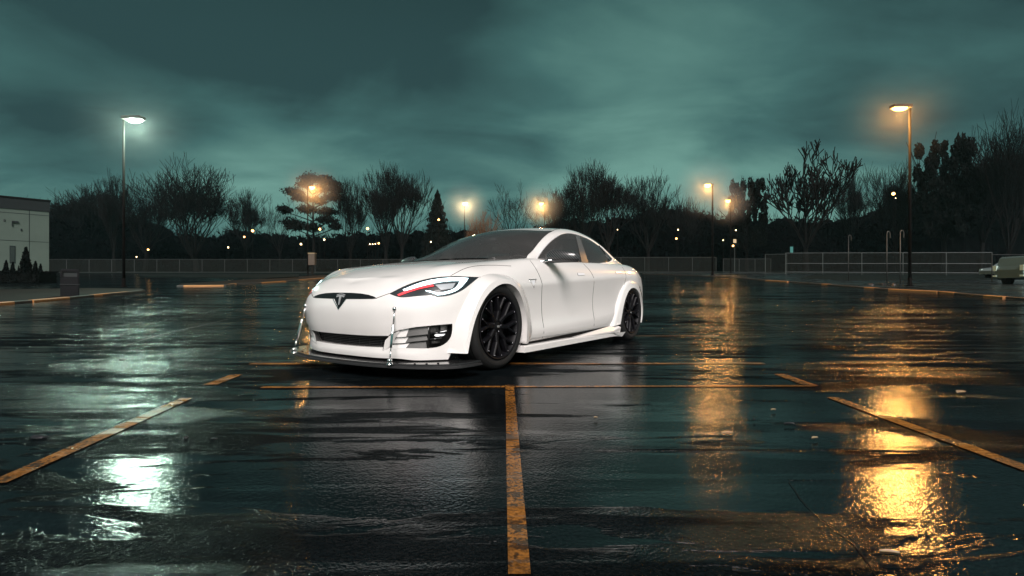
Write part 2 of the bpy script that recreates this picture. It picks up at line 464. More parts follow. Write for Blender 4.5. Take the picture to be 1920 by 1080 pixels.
    def skin_patch(name, poly_px, mat, parent, off, sides=(1,), pred=headp):
        b2 = bm.copy(); cut_px(b2, poly_px, pred); b2.normal_update(); b2.verts.index_update()
        fs = [f for f in b2.faces if pred(f.calc_center_median()) and in_poly(proj(f.calc_center_median()), poly_px)]
        o = extract(b2, fs, name, mat, parent, sides, off); b2.free(); return o
    S3 = lambda pts: zo(pts, 720, 510, 9.816)
    ls = S3([(345,328),(450,285),(560,238),(700,190),(860,150),(1040,122),(1220,108),(1400,104),(1552,116),(1520,165),(1480,215),(1420,280),(1370,320),(1310,355),(1220,388),(1100,415),(985,430),(900,392),(765,352),(770,342),(840,346),(910,368),(990,386),(1090,375),(1190,350),(1265,322),(1320,285),(1360,235),(1395,165),(1250,168),(1100,180),(950,205),(800,238),(650,275),(500,320),(380,352)])
    red = S3([(245,418),(400,350),(560,305),(720,268),(900,234),(925,262),(800,285),(640,318),(450,378),(275,442)])
    gry = S3([(940,238),(1315,205),(1260,305),(1050,335)])
    for sd in (1, -1):
        for nm, pl, mt, of in (('light_strip', ls, M['led_white'], .003), ('indicator_strip', red, M['led_red'], .002), ('projector_lens', gry, M['lens_grey'], .002)):
            skin_patch(nm, pl, mt, hls[sd], of, (sd,))
    # panel gaps
    seam = M['seam']
    def seam_side(name, L, par, r=.0028, sides=(1,)):
        pts = [hside(x, z) for x, z in smooth_line(L, 5)]
        tube(name, [tuple(p) for p in pts if p.z < .95], r, seam, par, 5, False, sides)
    for sd in (1, -1):
        seam_side('door_seam', D1, doors['f', sd], sides=(sd,)); seam_side('door_seam', D2, doors['r', sd], sides=(sd,)); seam_side('door_seam', [p for p in D3 if p[1] > .3], doors['r', sd], sides=(sd,))
    hp = [hit(*p) for p in smooth_line([(706,559),(729.4,550.5)], 6)]+[hit(*p) for p in smooth_line(HOOD[-9:], 4)]
    a = [hit(*p) for p in smooth_line([(706,559),(729.4,550.5)], 6)]
    [tube('hood_seam', [tuple(p) for p in a], .0028, seam, bumper, 5, False, (q,)) for q in (1,-1)]
    a = [hit(*p) for p in smooth_line([(845,517),(858,510),(872,503.5),(888,499.5),(905,497.8),(930,497.6),(958,498.8)], 5)]
    [tube('hood_seam', [tuple(p) for p in a], .0028, seam, body, 5, False, (q,)) for q in (1,-1)]
    a = [hit(*p) for p in smooth_line([(899,519.3),(912,521),(922,523),(930,527)], 4)]
    [tube('bumper_seam', [tuple(p) for p in a], .0025, seam, body, 5, False, (q,)) for q in (1,-1)]
    # soft bonnet crease lines
    # door handles
    for sd in (1, -1):
        for key, (x0, x1, z0, z1) in (('f', (-1.63,-1.46,.806,.834)), ('r', (-2.69,-2.49,.850,.878))):
            b2 = bm.copy(); poly = [(x0,z0+.006),(x0+.01,z1),(x1-.004,z1-.004),(x1,z0+.002),(x1-.01,z0-.004)]
            cut_side(b2, poly, doorp); b2.normal_update(); b2.verts.index_update()
            fs = [f for f in b2.faces if doorp(f.calc_center_median()) and in_poly((f.calc_center_median().x, f.calc_center_median().z), poly)]
            h = extract(b2, fs, 'door_handle', M['handle'], doors[key, sd], (sd,), .004); b2.free()
            tube('handle_gap', [tuple(hside(*q, .002)) for q in poly], .002, seam, h if False else doors[key, sd], 4, True, (sd,))
    # ---------- wheel arch flares
    def flare(cx_, inner, outer, yin, yout, name, seg):
        # inner/outer: side-view outlines, same count
        I = smooth_line(inner, seg); O = smooth_line(outer, seg)
        for sd in (1, -1):
            V = []; Fc = []
            for (x, z), (x2, z2) in zip(I, O):
                base = hside(x2, z2).y if z2 < .83 else .9
                w = yout
                p0 = (x+(x2-x)*-.04, yin, z+(z2-z)*-.04)
                p1 = (x, w, z)
                p2 = (x+(x2-x)*.45, w-.012, z+(z2-z)*.45)
                p3 = (x+(x2-x)*.97, min(w-.02, base+.020), z+(z2-z)*.97)
                p4 = (x2, base-.004, z2)
                V += [(a, b*sd, c) for a, b, c in (p0, p1, p1, p2, p2, p3, p4)]
            n = len(I)
            for i in range(n-1):
                for k in (0, 2, 4, 5):
                    q = (i*7+k, i*7+k+1, (i+1)*7+k+1, (i+1)*7+k)
                    Fc.append(q if sd > 0 else q[::-1])
            # end caps
            for e in (0, n-1):
                q = tuple(e*7+k for k in (0, 1, 3, 5, 6)); Fc.append(q)
            mesh_obj(name, V, Fc, white, root)
    INF = [(.448,.172),(.41,.30),(.365,.41),(.302,.51),(.218,.60),(.125,.66),(.03,.697),(-.06,.706),(-.145,.695),(-.228,.655),(-.303,.57),(-.358,.465),(-.382,.355),(-.378,.25),(-.372,.172)]
    OUF = [(.500,.172),(.478,.31),(.440,.43),(.385,.54),(.305,.645),(.205,.735),(.06,.785),(-.07,.79),(-.19,.77),(-.30,.715),(-.40,.625),(-.475,.515),(-.51,.39),(-.505,.27),(-.48,.172)]
    flare(0, INF, OUF, .80, .998, 'wheel_arch_flare', 3)
    INR = [(-2.53,.22),(-2.59,.36),(-2.65,.475),(-2.72,.565),(-2.81,.635),(-2.92,.67),(-3.01,.668),(-3.10,.643),(-3.19,.585),(-3.25,.50),(-3.29,.40),(-3.29,.30),(-3.26,.20)]
    OUR = [(-2.30,.20),(-2.40,.33),(-2.50,.47),(-2.62,.62),(-2.75,.725),(-2.90,.765),(-3.03,.765),(-3.17,.74),(-3.29,.68),(-3.37,.585),(-3.42,.46),(-3.42,.33),(-3.38,.20)]
    flare(-2.96, INR, OUR, .80, .992, 'wheel_arch_flare', 3)
    # wheel well liners (half tubes) so that no daylight shows through
    for sd in (1, -1):
        for cx_, R in ((.02,.44),(-2.94,.42)):
            V = []; Fc = []
            n = 20
            for i in range(n+1):
                a = math.pi*(-.12+1.24*i/n); x = cx_+R*math.cos(a); z = min(.36+R*math.sin(a)*.93, .80)
                V += [(x, .85*sd, z), (x, .50*sd, z)]
            for i in range(n): Fc.append((2*i, 2*i+1, 2*i+3, 2*i+2))
            Fc.append(tuple(2*i+1 for i in range(n+1)))
            mesh_obj('wheel_well', V, Fc, dark, root, None, False)
    # underbody
    prism('underbody', [(.70,-.6),(.78,0),(.70,.6),(.45,.8),(-.35,.6),(-.45,.88),(-2.45,.88),(-2.6,.6),(-3.4,.6),(-3.75,.6),(-3.9,0),(-3.75,-.6),(-3.4,-.6),(-2.6,-.6),(-2.45,-.88),(-.45,-.88),(-.35,-.6),(.45,-.8)], .14, .20, dark, root, lambda u, v, w: (u, v, w))
    # ---------- side skirts
    for sd in (1, -1):
        prof = [(-.34,1.0),(-.45,1.005),(-1.2,1.005),(-2.2,1.0),(-2.44,.99)]
        V = []; Fc = []
        for x, y in prof:
            zt = lerp([-2.44,-2.2,-1.2,-.34], [.118,.132,.150,.150], x); zb = lerp([-2.44,-2.2,-1.2,-.34], [.082,.090,.094,.096], x)
            ch = .0 if x < -.4 else .03
            V += [(x-ch*.5, .88*sd, zt+.012), (x, (y-.02)*sd, zt+.004), (x, y*sd, zt-.006), (x, y*sd, zb), (x, .80*sd, zb-.004)]
        for i in range(len(prof)-1):
            for k in range(4):
                q = (i*5+k, i*5+k+1, (i+1)*5+k+1, (i+1)*5+k); Fc.append(q if sd > 0 else q[::-1])
        Fc.append(tuple(range(5))); Fc.append(tuple(range(len(V)-5, len(V))))
        sk = mesh_obj('side_skirt', V, Fc, white, root, None, False)
        # black recess above the skirt
        V = [(-.34,.955*sd,.178),(-.34,.935*sd,.10),(-2.44,.955*sd,.212),(-2.44,.935*sd,.10)]
        mesh_obj('skirt_recess', V, [(0,1,3,2)], dark, sk, None, False)
        # rear blade of the skirt
        V = [(-1.28,.985,.150),(-2.30,1.0,.155),(-2.52,1.0,.185),(-2.50,.94,.215),(-2.30,.955,.212),(-1.28,.95,.153),(-2.20,1.0,.135),(-2.52,.99,.12)]
        V = [(a, b*sd, c) for a, b, c in V]
        mesh_obj('skirt_blade', V, [(0,1,4,5),(1,2,3,4),(0,6,1),(6,7,2,1)], white, sk, None, False)
        V = [(-2.30,.90,.118),(-2.30,1.005,.124),(-2.66,1.005,.118),(-2.58,.99,.062),(-2.40,.97,.078),(-2.5,.90,.10)]
        V = [(a, b*sd, c) for a, b, c in V]
        mesh_obj('skirt_winglet', V, [(0,1,2,5),(1,4,3,2),(2,3,5)], white, sk, None, False)
    # ---------- splitter
    sp = smooth_line([(.93,0),(.922,.25),(.895,.46),(.845,.65),(.765,.83),(.675,.96),(.565,1.035),(.45,1.055),(.34,1.055)], 4)
    spi = [(x, y) for x, y in sp]
    poly = [(x, y) for x, y in sp[::-1]]+[(x, -y) for x, y in sp[1:]]+[(.45,-.80),(.45,.80)]
    splitter = prism('front_splitter', poly, .078, .094, M['splitter_grey'], root, lambda u, v, w: (u, v, w), False, .003)
    sp2 = [(x-.022, y*.968) for x, y in sp]
    poly = [(x, y) for x, y in sp2[::-1]]+[(x, -y) for x, y in sp2[1:]]+[(.45,-.78),(.45,.78)]
    prism('carbon_plate', poly, .094, .110, carbon, splitter, lambda u, v, w: (u, v, w), False, .002)
    # ---------- splitter rods
    for sd in (1, -1):
        A = Vector((.782,.562*sd,.512)); B = Vector((.872,.600*sd,.168)); B.z = .135; B = Vector((.868,.602*sd,.135))
        rod = tube('support_rod', [tuple(A), tuple(A+(B-A)*.30)], .0052, chrome, root, 8)
        tube('rod_sleeve', [tuple(A+(B-A)*.30), tuple(A+(B-A)*.32), tuple(A+(B-A)*.74), tuple(A+(B-A)*.76)], [.006,.0105,.0105,.006], chrome, rod, 8)
        tube('rod_shaft', [tuple(A+(B-A)*.76), tuple(B)], .0052, chrome, rod, 8)
        for P, q in ((A, 1), (B, -1)):
            ln = Vector((.02*q, 0, .0)) if q > 0 else Vector((0, 0, .0))
            lathe('rod_eye', [(0,-.014),(.014,-.013),(.018,-.004),(.018,.004),(.014,.013),(0,.014)], chrome, rod, 14, 'y', tuple(P))
            if q > 0: lathe('mount_disc', [(.0,.0),(.026,.0),(.026,-.012),(.012,-.045)], chrome, rod, 14, 'x', tuple(P+Vector((-.012,0,0))))
            else: lathe('mount_disc', [(.0,-.010),(.018,-.012),(.024,-.026)], chrome, rod, 14, 'z', tuple(P))
    for sd in (1, -1):
        for dx, dy in ((.03,.10),(-.02,.17),(-.09,.22),(.05,-.06)):
            lathe('bolt', [(0,.118),(.008,.117),(.009,.110)], dark, splitter, 8, 'z', (.80+dx-.06,(.66+dy)*sd,0))
    # ---------- nose emblem (stylised T) and chrome V
    def nose_x(y, z):
        co, n, i, t = tree.ray_cast(Vector((3, abs(y), z)), Vector((-1, 0, 0)))
        return co.x if co else .85
    fr = lambda u, v, w: (nose_x(max(abs(u), .001), v)+w, u, v)
    T = [(-.048,.606),(-.028,.611),(0,.613),(.028,.611),(.048,.606),(.043,.594),(.03,.600),(.012,.602),(.010,.595),(.004,.540),(0,.534),(-.004,.540),(-.010,.595),(-.012,.602),(-.03,.600),(-.043,.594)]
    emb = prism('emblem', T, -.004, .007, M['emblem_grey'], strip, fr)
    arc = [(-.050,.616),(-.025,.622),(0,.624),(.025,.622),(.050,.616),(.050,.611),(.025,.617),(0,.619),(-.025,.617),(-.050,.611)]
    prism('emblem_bar', arc, -.004, .007, M['emblem_grey'], emb, fr)
    vl = [(-.078,.579),(-.002,.500),(.0,.492),(-.084,.579)]
    prism('chrome_edge', [(-.080,.579),(0,.503),(0,.490),(-.090,.579)], -.003, .005, chrome, strip, fr)
    prism('chrome_edge', [(0,.503),(.082,.579),(.086,.579),(0,.496)], -.003, .004, chrome, strip, fr)
    # ---------- grille bars, vent fins, fog lamp
    for z in (.217,.231,.245,.259,.273,.287):
        pts = [(nose_x(y, z)+.004, y, z) for y in [i*.03-.42 for i in range(29)]]
        tube('grille_slat', pts, .0022, M['slat'], grille, 4)
    for y in (-.36,-.24,-.12,0,.12,.24,.36):
        tube('grille_post', [(nose_x(y, .25)+.004, y, .207), (nose_x(y, .25)+.004, y, .295)], .002, M['slat'], grille, 4)
    F5 = lambda pts: zo(pts, 700, 500, 5.4)
    for sd in (1, -1):
        def strip_surf(name, top, bot, mat, off0, off1, par):
            A = [hit(*p, off0) for p in F5(top)]; B = [hit(*p, off1) for p in F5(bot)]; m_ = min(len(A), len(B)); A = A[:m_]; B = B[:m_]
            V = [(p.x, p.y*sd, p.z) for p in A+B]; n = len(A)
            mesh_obj(name, V, [(i, i+1, n+i+1, n+i) if sd < 0 else (i+n, n+i+1, i+1, i) for i in range(n-1)], mat, par)
        for top, bot in (([(262,655),(330,628),(440,612),(556,604)], [(205,715),(300,713),(420,700),(552,686)]), ([(232,722),(320,722),(440,712),(552,700)], [(172,778),(290,775),(420,760),(548,746)]), ([(200,786),(300,784),(420,772),(548,758)], [(100,850),(250,828),(400,828),(540,828)])):
            cutx = .40
            T_ = smooth_line(top, 4); B_ = smooth_line(bot, 4)
            sp_ = next(i for i, q in enumerate(T_) if q[0] > 345)
            strip_surf('vent_fin', T_[:sp_+1], B_[:sp_+1], white, -.020, -.004, vents[sd])
            strip_surf('vent_fin', T_[sp_:], B_[sp_:], M['fin_grey'], -.028, -.006, vents[sd])
        strip_surf('vent_cheek', [(120,745),(190,680),(262,652)], [(95,850),(130,840),(185,790)], white, -.001, -.003, vents[sd])
        for poly, nm, mt in (([(582,612),(640,608),(640,665),(580,675)],'fog_reflector',M['vent_grey']), ([(690,600),(738,592),(732,650),(690,655)],'fog_reflector',M['fin_grey']), ([(590,765),(655,762),(655,785),(592,788)],'fog_sensor',M['vent_grey'])):
            P = [hit(*p, -.03) for p in F5(poly)]
            mesh_obj(nm, [(p.x, p.y*sd, p.z) for p in P]+[(p.x-.03, p.y*sd, p.z) for p in P], [(0,1,2,3),(0,4,5,1),(1,5,6,2),(2,6,7,3),(3,7,4,0)], mt, vents['f', sd], None, False)
        for poly in ([(620,700),(640,690),(672,692),(682,700),(668,712),(632,712)], [(684,690),(718,686),(714,697),(698,708),(688,700)], [(680,665),(735,652),(733,658),(684,671)]):
            P = [hit(*p, -.026) for p in F5(poly)]; n = len(P)
            mesh_obj('fog_light', [(p.x, p.y*sd, p.z) for p in P]+[(p.x-.02, p.y*sd, p.z) for p in P], [tuple(range(n))]+[(i, (i+1) % n, n+(i+1) % n, n+i) for i in range(n)], M['fog_white'], vents['f', sd], None, False)
        for a, b in (((566,588),(538,830)),((575,680),(740,672)),((560,745),(700,730))):
            P = [tuple(hit(*p, -.02)) for p in F5([a, b])]
            tube('fog_frame', P, .008, M['gloss_black'], vents['f', sd], 5, False, (sd,))
        # fender badge
        q = [(-.50,.738),(-.615,.742),(-.560,.682)]
        P = [hside(x, z, .004) for x, z in [(-.495,.748),(-.615,.752),(-.567,.672)]]
        bd = tube('fender_badge', [tuple(p) for p in P], .004, chrome, root, 6, True, (sd,))
        P = [hside(x, z, .003) for x, z in [(-.525,.737),(-.595,.740),(-.565,.692)]]
        mesh_obj('badge_face', [(p.x, p.y*sd, p.z) for p in P], [(0,1,2)], M['handle'], bd, None, False)
    # ---------- greenhouse
    X =  [-.42,-.55,-.66,-.78,-.90,-1.05,-1.20,-1.36,-1.5,-1.7,-1.9,-2.1,-2.3,-2.5,-2.7,-2.9,-3.1,-3.3,-3.5,-3.72]
    ZC = [.965,1.03,1.08,1.132,1.182,1.24,1.29,1.334,1.362,1.390,1.405,1.408,1.400,1.380,1.347,1.300,1.240,1.170,1.095,1.02]
    YR = [.55,.66,.735,.765,.762,.745,.722,.698,.68,.660,.648,.640,.633,.625,.615,.605,.60,.60,.61,.62]
    ZR = [.945,.950,.958,.985,1.025,1.100,1.172,1.238,1.280,1.318,1.335,1.335,1.320,1.295,1.260,1.212,1.15,1.08,1.01,.975]
    YB = [.60,.72,.80,.835,.845,.852,.856,.858,.858,.858,.856,.852,.846,.838,.822,.798,.765,.735,.71,.69]
    cols = []
    for x, c, yr, zr, yb in zip(X, ZC, YR, ZR, YB):
        zb = lerp([-3.7,-2.9,-2.4,-1.8,-.8], [.94,.965,.955,.94,.925], x); zb = min(zb, zr-.03)
        col = [(x, yb+.015, zb-.02)]
        for t in (.0, .33, .66, .92):
            col.append((x, yb+(yr+.012-yb)*(t**1.25), zb+.01+(zr-.02-zb-.01)*t))
        col.append((x, yr-.008, zr))
        yw = yr-.065; zw = zr+.028*min(1, (c-zr)/.05)
        for t in (0, .12, .3, .5, .75, 1.0):
            y = yw*(1-t); col.append((x, y, zw+(c-zw)*(1-(1-t)**2)))
        cols.append(col)
    g = []
    U = chord([c[5] for c in cols]); rows = []
    for r in range(len(cols[0])): rows.append(crt(U, [c[r] for c in cols], [6]*(len(cols)-1)))
    for q in range(len(rows[0])):
        pts = [rows[r][q] for r in range(len(rows))]
        g.append(crt(chord(pts), pts, [2,3,4,4,2,3,3,3,4,4,5], ()))
    gb = bm_from_grid([c[::1] for c in g])
    DLO = smooth_line(zo([(12,553),(40,500),(95,410),(160,325),(240,240),(330,175),(410,140),(490,127),(600,132),(700,165),(830,220),(950,300),(1060,375),(1130,440),(1168,500),(1160,535),(1120,565),(1040,582),(900,592),(780,592),(640,590),(400,585),(200,578)],1000,420,7.714), 2)
    DLI = smooth_line(zo([(40,540),(70,485),(125,400),(190,320),(265,245),(350,185),(425,150),(500,138),(600,148),(700,178),(820,232),(935,308),(1045,388),(1110,450),(1140,500),(1130,530),(1090,550),(1020,562),(900,570),(780,570),(640,568),(400,562),(200,556)],1000,420,7.714), 2)
    gs = lambda c: c.y > .5 and c.x < -.7 and c.z > .9
    cut_px(gb, DLI, gs, True, .4)
    bp = zo([(597,100),(603,150),(640,300),(700,560),(708,600)],1000,420,7.714); bq = zo([(650,100),(662,160),(720,330),(795,560),(805,600)],1000,420,7.714)
    qa = zo([(925,270),(990,370),(1060,450),(1105,560)],1000,420,7.714)
    for L in (bp, bq, qa): cut_px(gb, L, gs, False, .4)
    # windscreen outline: traced on the near half, in px ; top edge
    WS = zo([(440,272),(470,245),(520,203),(560,163),(600,130),(635,103),(662,88)],850,410,3.6)
    wpl = [(968,489)]+WS+[(1033.5,434.2)]
    wp = lambda c: c.x > -1.75 and c.x < -.40
    # windscreen side edge given in side/plan: cut by row line (inside the pillar) and a top curve in plan
    for f in list(gb.faces): pass
    def ws_edge(x): return lerp(X[::-1], [y-lerp([-1.2,-.95,-.76,-.68],[.055,.045,.015,-.06],xx) for xx, y in zip(X, YR)][::-1], x)
    topc = [(0,-1.36),(.25,-1.375),(.45,-1.41),(.56,-1.455),(.63,-1.52)]
    segs = []
    for a, b in zip(topc, topc[1:]):
        no = Vector((b[0]-a[0], -(b[1]-a[1]), 0)).normalized()
        segs.append((((a[1], a[0]), (b[1], b[0])), Vector((a[1], a[0], 0)), no))
    cut_planes(gb, segs, lambda v: (v[0], v[1]), lambda c: c.z > 1.2, .003)
    xs = [-.42,-.55,-.66,-.78,-.90,-1.05,-1.20,-1.36,-1.5,-1.6]
    segs = []
    for a, b in zip(xs, xs[1:]):
        A = (a, ws_edge(a)); B = (b, ws_edge(b)); no = Vector((B[1]-A[1], -(B[0]-A[0]), 0)).normalized()
        segs.append(((A, B), Vector((A[0], A[1], 0)), no))
    cut_planes(gb, segs, lambda v: (v[0], v[1]), lambda c: c.z > .96, .003)
    # backlight
    bk = [(-2.75,.0),(-2.76,.35),(-2.82,.50),(-3.1,.53),(-3.4,.55),(-3.58,.55),(-3.62,.3),(-3.63,0)]
    segs = []
    for A, B in zip(bk, bk[1:]):
        no = Vector((B[1]-A[1], -(B[0]-A[0]), 0)).normalized(); segs.append(((A, B), Vector((A[0], A[1], 0)), no))
    cut_planes(gb, segs, lambda v: (v[0], v[1]), lambda c: c.z > .96, .003)
    gb.normal_update(); gb.verts.index_update()
    gc = {}
    def sidex(p, L): return p[0]-lerp([q[1] for q in L], [q[0] for q in L], p[1])
    for f in gb.faces:
        c = f.calc_center_median(); p = proj(c); k = 'roof'
        if gs(c) and in_poly(p, DLI):
            k = 'fglass' if sidex(p, bp) < 0 else 'bpost' if sidex(p, bq) < 0 else 'rglass' if sidex(p, qa) < 0 or c.z > 1.17 else 'qglass'
        elif c.y < ws_edge(c.x) and c.x > lerp([a[0] for a in topc], [a[1] for a in topc], c.y) and c.x > -1.6: k = 'wind'
        elif in_poly((c.x, c.y), bk) : k = 'back'
        gc.setdefault(k, []).append(f)
    for key in ('qglass', 'rglass', 'fglass'):      # each pane is one piece; stray slivers join the pillar
        todo = set(gc[key]); comps = []
        while todo:
            st = [todo.pop()]; comp = []
            while st:
                f = st.pop(); comp.append(f)
                for e in f.edges:
                    for q in e.link_faces:
                        if q in todo: todo.remove(q); st.append(q)
            comps.append(comp)
        comps.sort(key=len); gc[key] = comps[-1]
        for cc in comps[:-1]: gc['rglass' if key == 'qglass' else 'roof'].extend(cc)
    roof = extract(gb, gc['roof'], 'roof', white, root, (1,-1))
    extract(gb, gc['wind'], 'windscreen', M['glass'], root, (1,-1), -.002)
    extract(gb, gc['back'], 'rear_window', M['glass'], root, (1,-1), -.002)
    gt = BVHTree.FromBMesh(gb)
    def hitg(px, py, off=0.0):
        d = ray(px, py).normalized(); co, n, i, t = gt.ray_cast(CAMO, d)
        if co is None: return None
        if n.dot(d) > 0: n = -n
        return co+n*off
    for sd in (1, -1):
        extract(gb, gc['fglass'], 'window', M['glass'], doors['f', sd], (sd,), -.003)
        extract(gb, gc['rglass'], 'window', M['glass'], doors['r', sd], (sd,), -.003)
        extract(gb, gc['qglass'], 'quarter_window', M['glass'], root, (sd,), -.003)
        extract(gb, gc['bpost'], 'door_pillar', M['pillar'], root, (sd,), .002)
        pts = []
        I2 = [hitg(*p, .004) for p in DLI]; O2 = [hitg(*p, .004) for p in DLO]
        prs = [(a, b) for a, b in zip(I2, O2) if a and b and (a-b).length < .2]
        V = []
        for a, b in prs:
            m = (a+b)*.5+Vector((0, .004, 0))
            V += [(q.x, q.y*sd, q.z) for q in (a-Vector((0,.006,0)), m, b-Vector((0,.006,0)))]
        n = len(prs); Fc = []
        for i in range(n):
            j = (i+1) % n
            for k in (0, 1):
                q = (i*3+k, i*3+k+1, j*3+k+1, j*3+k); Fc.append(q)
        mesh_obj('window_trim', V, Fc, M['trim'], root)
        P = [hitg(*p, .002) for p in smooth_line(bp, 3)]; 
        P = [hitg(*p, .003) for p in smooth_line(zo([(948,318),(990,372),(1050,450),(1098,540)],1000,420,7.714), 3)]
        P = [q for q in P if q]
        if len(P) > 2: tube('glass_divider', [tuple(q) for q in P], .007, M['gloss_black'], root, 4, False, (sd,))
    # roof seam
    P = [hitg(*p, .0) for p in smooth_line([(1034,433.6),(1040,431.2),(1047,429.5),(1053,428.6)], 3)]; P = [tuple(q) for q in P if q]
    if len(P) > 2: [tube('roof_seam', P, .0035, seam, roof, 5, False, (q,)) for q in (1,-1)]
    # ---------- interior
    seatm = M['seat']
    def soft_box(name, cx_, cy_, cz, sx, sy, sz, mat, par, rot=0.0, bev=.04):
        b3 = bmesh.new(); bmesh.ops.create_cube(b3, size=1)
        for v in b3.verts: v.co = Vector((v.co.x*sx, v.co.y*sy, v.co.z*sz))
        bmesh.ops.bevel(b3, geom=b3.edges[:], offset=min(bev, sx*.45, sy*.45, sz*.45), segments=4, affect='EDGES')
        mt = Matrix.Rotation(rot, 4, 'Y'); bmesh.ops.transform(b3, matrix=Matrix.Translation((cx_, cy_, cz)) @ mt, verts=b3.verts)
        me = bpy.data.meshes.new(name); b3.to_mesh(me); b3.free(); me.materials.append(mat); me.polygons.foreach_set('use_smooth', [True]*len(me.polygons))
        o = bpy.data.objects.new(name, me); COL.objects.link(o); o.parent = par; return o
    for sd in (1, -1):
        st = soft_box('front_seat', -1.78, .38*sd, .80, .14, .50, .62, seatm, root, -.25, .06)
        soft_box('headrest', -1.90, .38*sd, 1.155, .10, .28, .17, seatm, st, -.1, .045)
        soft_box('seat_cushion', -1.50, .38*sd, .50, .50, .52, .14, seatm, st, .1, .05)
        soft_box('rear_headrest', -2.72, .38*sd, 1.03, .09, .26, .14, seatm, root, -.2, .04)
    soft_box('rear_seat', -2.62, 0, .75, .16, 1.24, .50, seatm, root, -.35, .06)
    soft_box('dashboard', -.95, 0, .84, .40, 1.40, .14, M['dash'], root, .0, .06)
    soft_box('rear_view_mirror', -1.12, 0, 1.20, .03, .24, .065, M['dash'], root, 0, .012)
    soft_box('centre_screen', -1.12, 0, .93, .02, .24, .16, M['gloss_black'], root, .2, .008)
    b = lathe('steering_wheel', [(.175,-.012),(.19,0),(.175,.012),(.16,0)], M['dash'], root, 28, 'x', (0,0,0), True, True)
    b.location = (-1.22,.38,.86); b.rotation_euler = (0, .42, 0)
    prism('cabin_floor', [(-.6,-.85),(-.6,.85),(-3.2,.85),(-3.2,-.85)], .24, .28, dark, root, lambda u, v, w: (u, v, w))
    prism('rear_shelf', [(-2.75,-.72),(-2.75,.72),(-3.5,.64),(-3.5,-.64)], .93, .95, M['dash'], root, lambda u, v, w: (u, v, w))
    prism('firewall', [(-.68,-.78),(-.68,.78),(-.72,.78),(-.72,-.78)], .28, .93, dark, root, lambda u, v, w: (u, v, w))
    # ---------- door mirrors
    for sd in (1, -1):
        Z8 = lambda pts: zo(pts, 1000, 420, 7.714)
        # housing: traced outline on plane y=1.02, given depth
        out = [(unp(*p, 0, -.90)) for p in Z8([(215,515),(235,440),(270,385),(330,365),(430,372),(530,392),(600,415),(640,470),(655,520),(655,535),(640,520),(400,518)])]
        sec = [(.80,.55),(.86,.92),(.94,1.0),(1.02,.98),(1.08,.86),(1.115,.5)]
        # ellipsoidal shell
        V = []; Fc = []; nu, nv = 18, 20
        for i in range(nu+1):
            t = i/nu; y = .905+.315*t
            hgt = .074*lerp([0,.05,.12,.22,.5,.8,.92,1],[.45,.72,.92,1,.97,.82,.66,.30], t)
            dep = .075*(max(0, math.sin(math.pi*(.2+t*.8)))**.5)
            zc_ = .972-.016*t; xc_ = -.915-.05*t
            for k in range(nv):
                a = 2*math.pi*k/nv; ca, sa = math.cos(a), math.sin(a)
                sx_ = abs(ca)**.8*(1 if ca > 0 else -1); sz_ = abs(sa)**.8*(1 if sa > 0 else -1)
                V.append((xc_+dep*sx_*(1.0 if ca > 0 else .45), y*sd, zc_+hgt*sz_*(1.05 if sa > 0 else .5)))
        for i in range(nu):
            for k in range(nv):
                q = (i*nv+k, i*nv+(k+1) % nv, (i+1)*nv+(k+1) % nv, (i+1)*nv+k); Fc.append(q if sd < 0 else q[::-1])
        Fc.append(tuple(range(nv))); 
        mr = mesh_obj('door_mirror', V, Fc, M['carbon_stripe'], root)
        # lower shell
        V2 = []; Fc2 = []
        for i in range(nu+1):
            t = i/nu; y = .885+.32*t
            w = .08*(max(0.02, math.sin(math.pi*(.22+t*.77)))**.5)
            for k in range(nv):
                a = 2*math.pi*k/nv; ca, sa = math.cos(a), math.sin(a)
                V2.append((-.92-.06*t+w*ca*(1 if ca > 0 else .5), y*sd, .936-.004*t+(.012 if sa > 0 else .022*(1-.3*t))*sa))
        for i in range(nu):
            for k in range(nv):
                q = (i*nv+k, i*nv+(k+1) % nv, (i+1)*nv+(k+1) % nv, (i+1)*nv+k); Fc2.append(q if sd < 0 else q[::-1])
        Fc2.append(tuple(range(nv))); Fc2.append(tuple(nu*nv+k for k in range(nv)))
        mesh_obj('mirror_base', V2, Fc2, M['mirror_grey'], mr)
        tube('mirror_arm', [(-.78,.80*sd,.926), (-.82,.85*sd,.928), (-.865,.92*sd,.936), (-.875,1.0*sd,.945)], [.012,.014,.013,.004], chrome, mr, 8)
        mesh_obj('mirror_glass', [(-.965,.93*sd,.945),(-.985,1.17*sd,.94),(-.985,1.17*sd,.995),(-.965,.93*sd,1.02)], [(0,1,2,3)], chrome, mr, None, False)
    # ---------- wheels
    def wheel(cx_, sd):
        w = bpy.data.objects.new('wheel', None); COL.objects.link(w); w.parent = root; w.location = (cx_, 0, .348)
        yo = .975
        def C(p): return [(r, h*sd) for r, h in p]
        tyre = lathe('tyre', C([(.268,yo-.27),(.30,yo-.275),(.335,yo-.268),(.352,yo-.245),(.357,yo-.20),(.358,yo-.13),(.357,yo-.06),(.352,yo-.022),(.338,yo-.004),(.318,yo+.004),(.30,yo+.003),(.284,yo-.004),(.272,yo-.014),(.268,yo-.03)]), M['tyre'], w, 72)
        for yy in (yo-.05, yo-.09, yo-.13, yo-.17, yo-.21):
            lathe('tread_groove', C([(.3590,yy-.004),(.3592,yy),(.3590,yy+.004)]), dark, tyre, 72)
        lathe('sidewall_rib', C([(.322,yo+.0035),(.320,yo+.0062),(.317,yo+.004)]), M['tyre'], tyre, 72)
        rim = lathe('rim', C([(.268,yo-.22),(.262,yo-.10),(.255,yo-.04),(.258,yo-.012),(.272,yo-.006),(.276,yo-.002),(.273,yo+.003),(.265,yo+.002),(.257,yo-.008),(.250,yo-.022),(.246,yo-.05),(.243,yo-.22)]), M['rim'], w, 72)
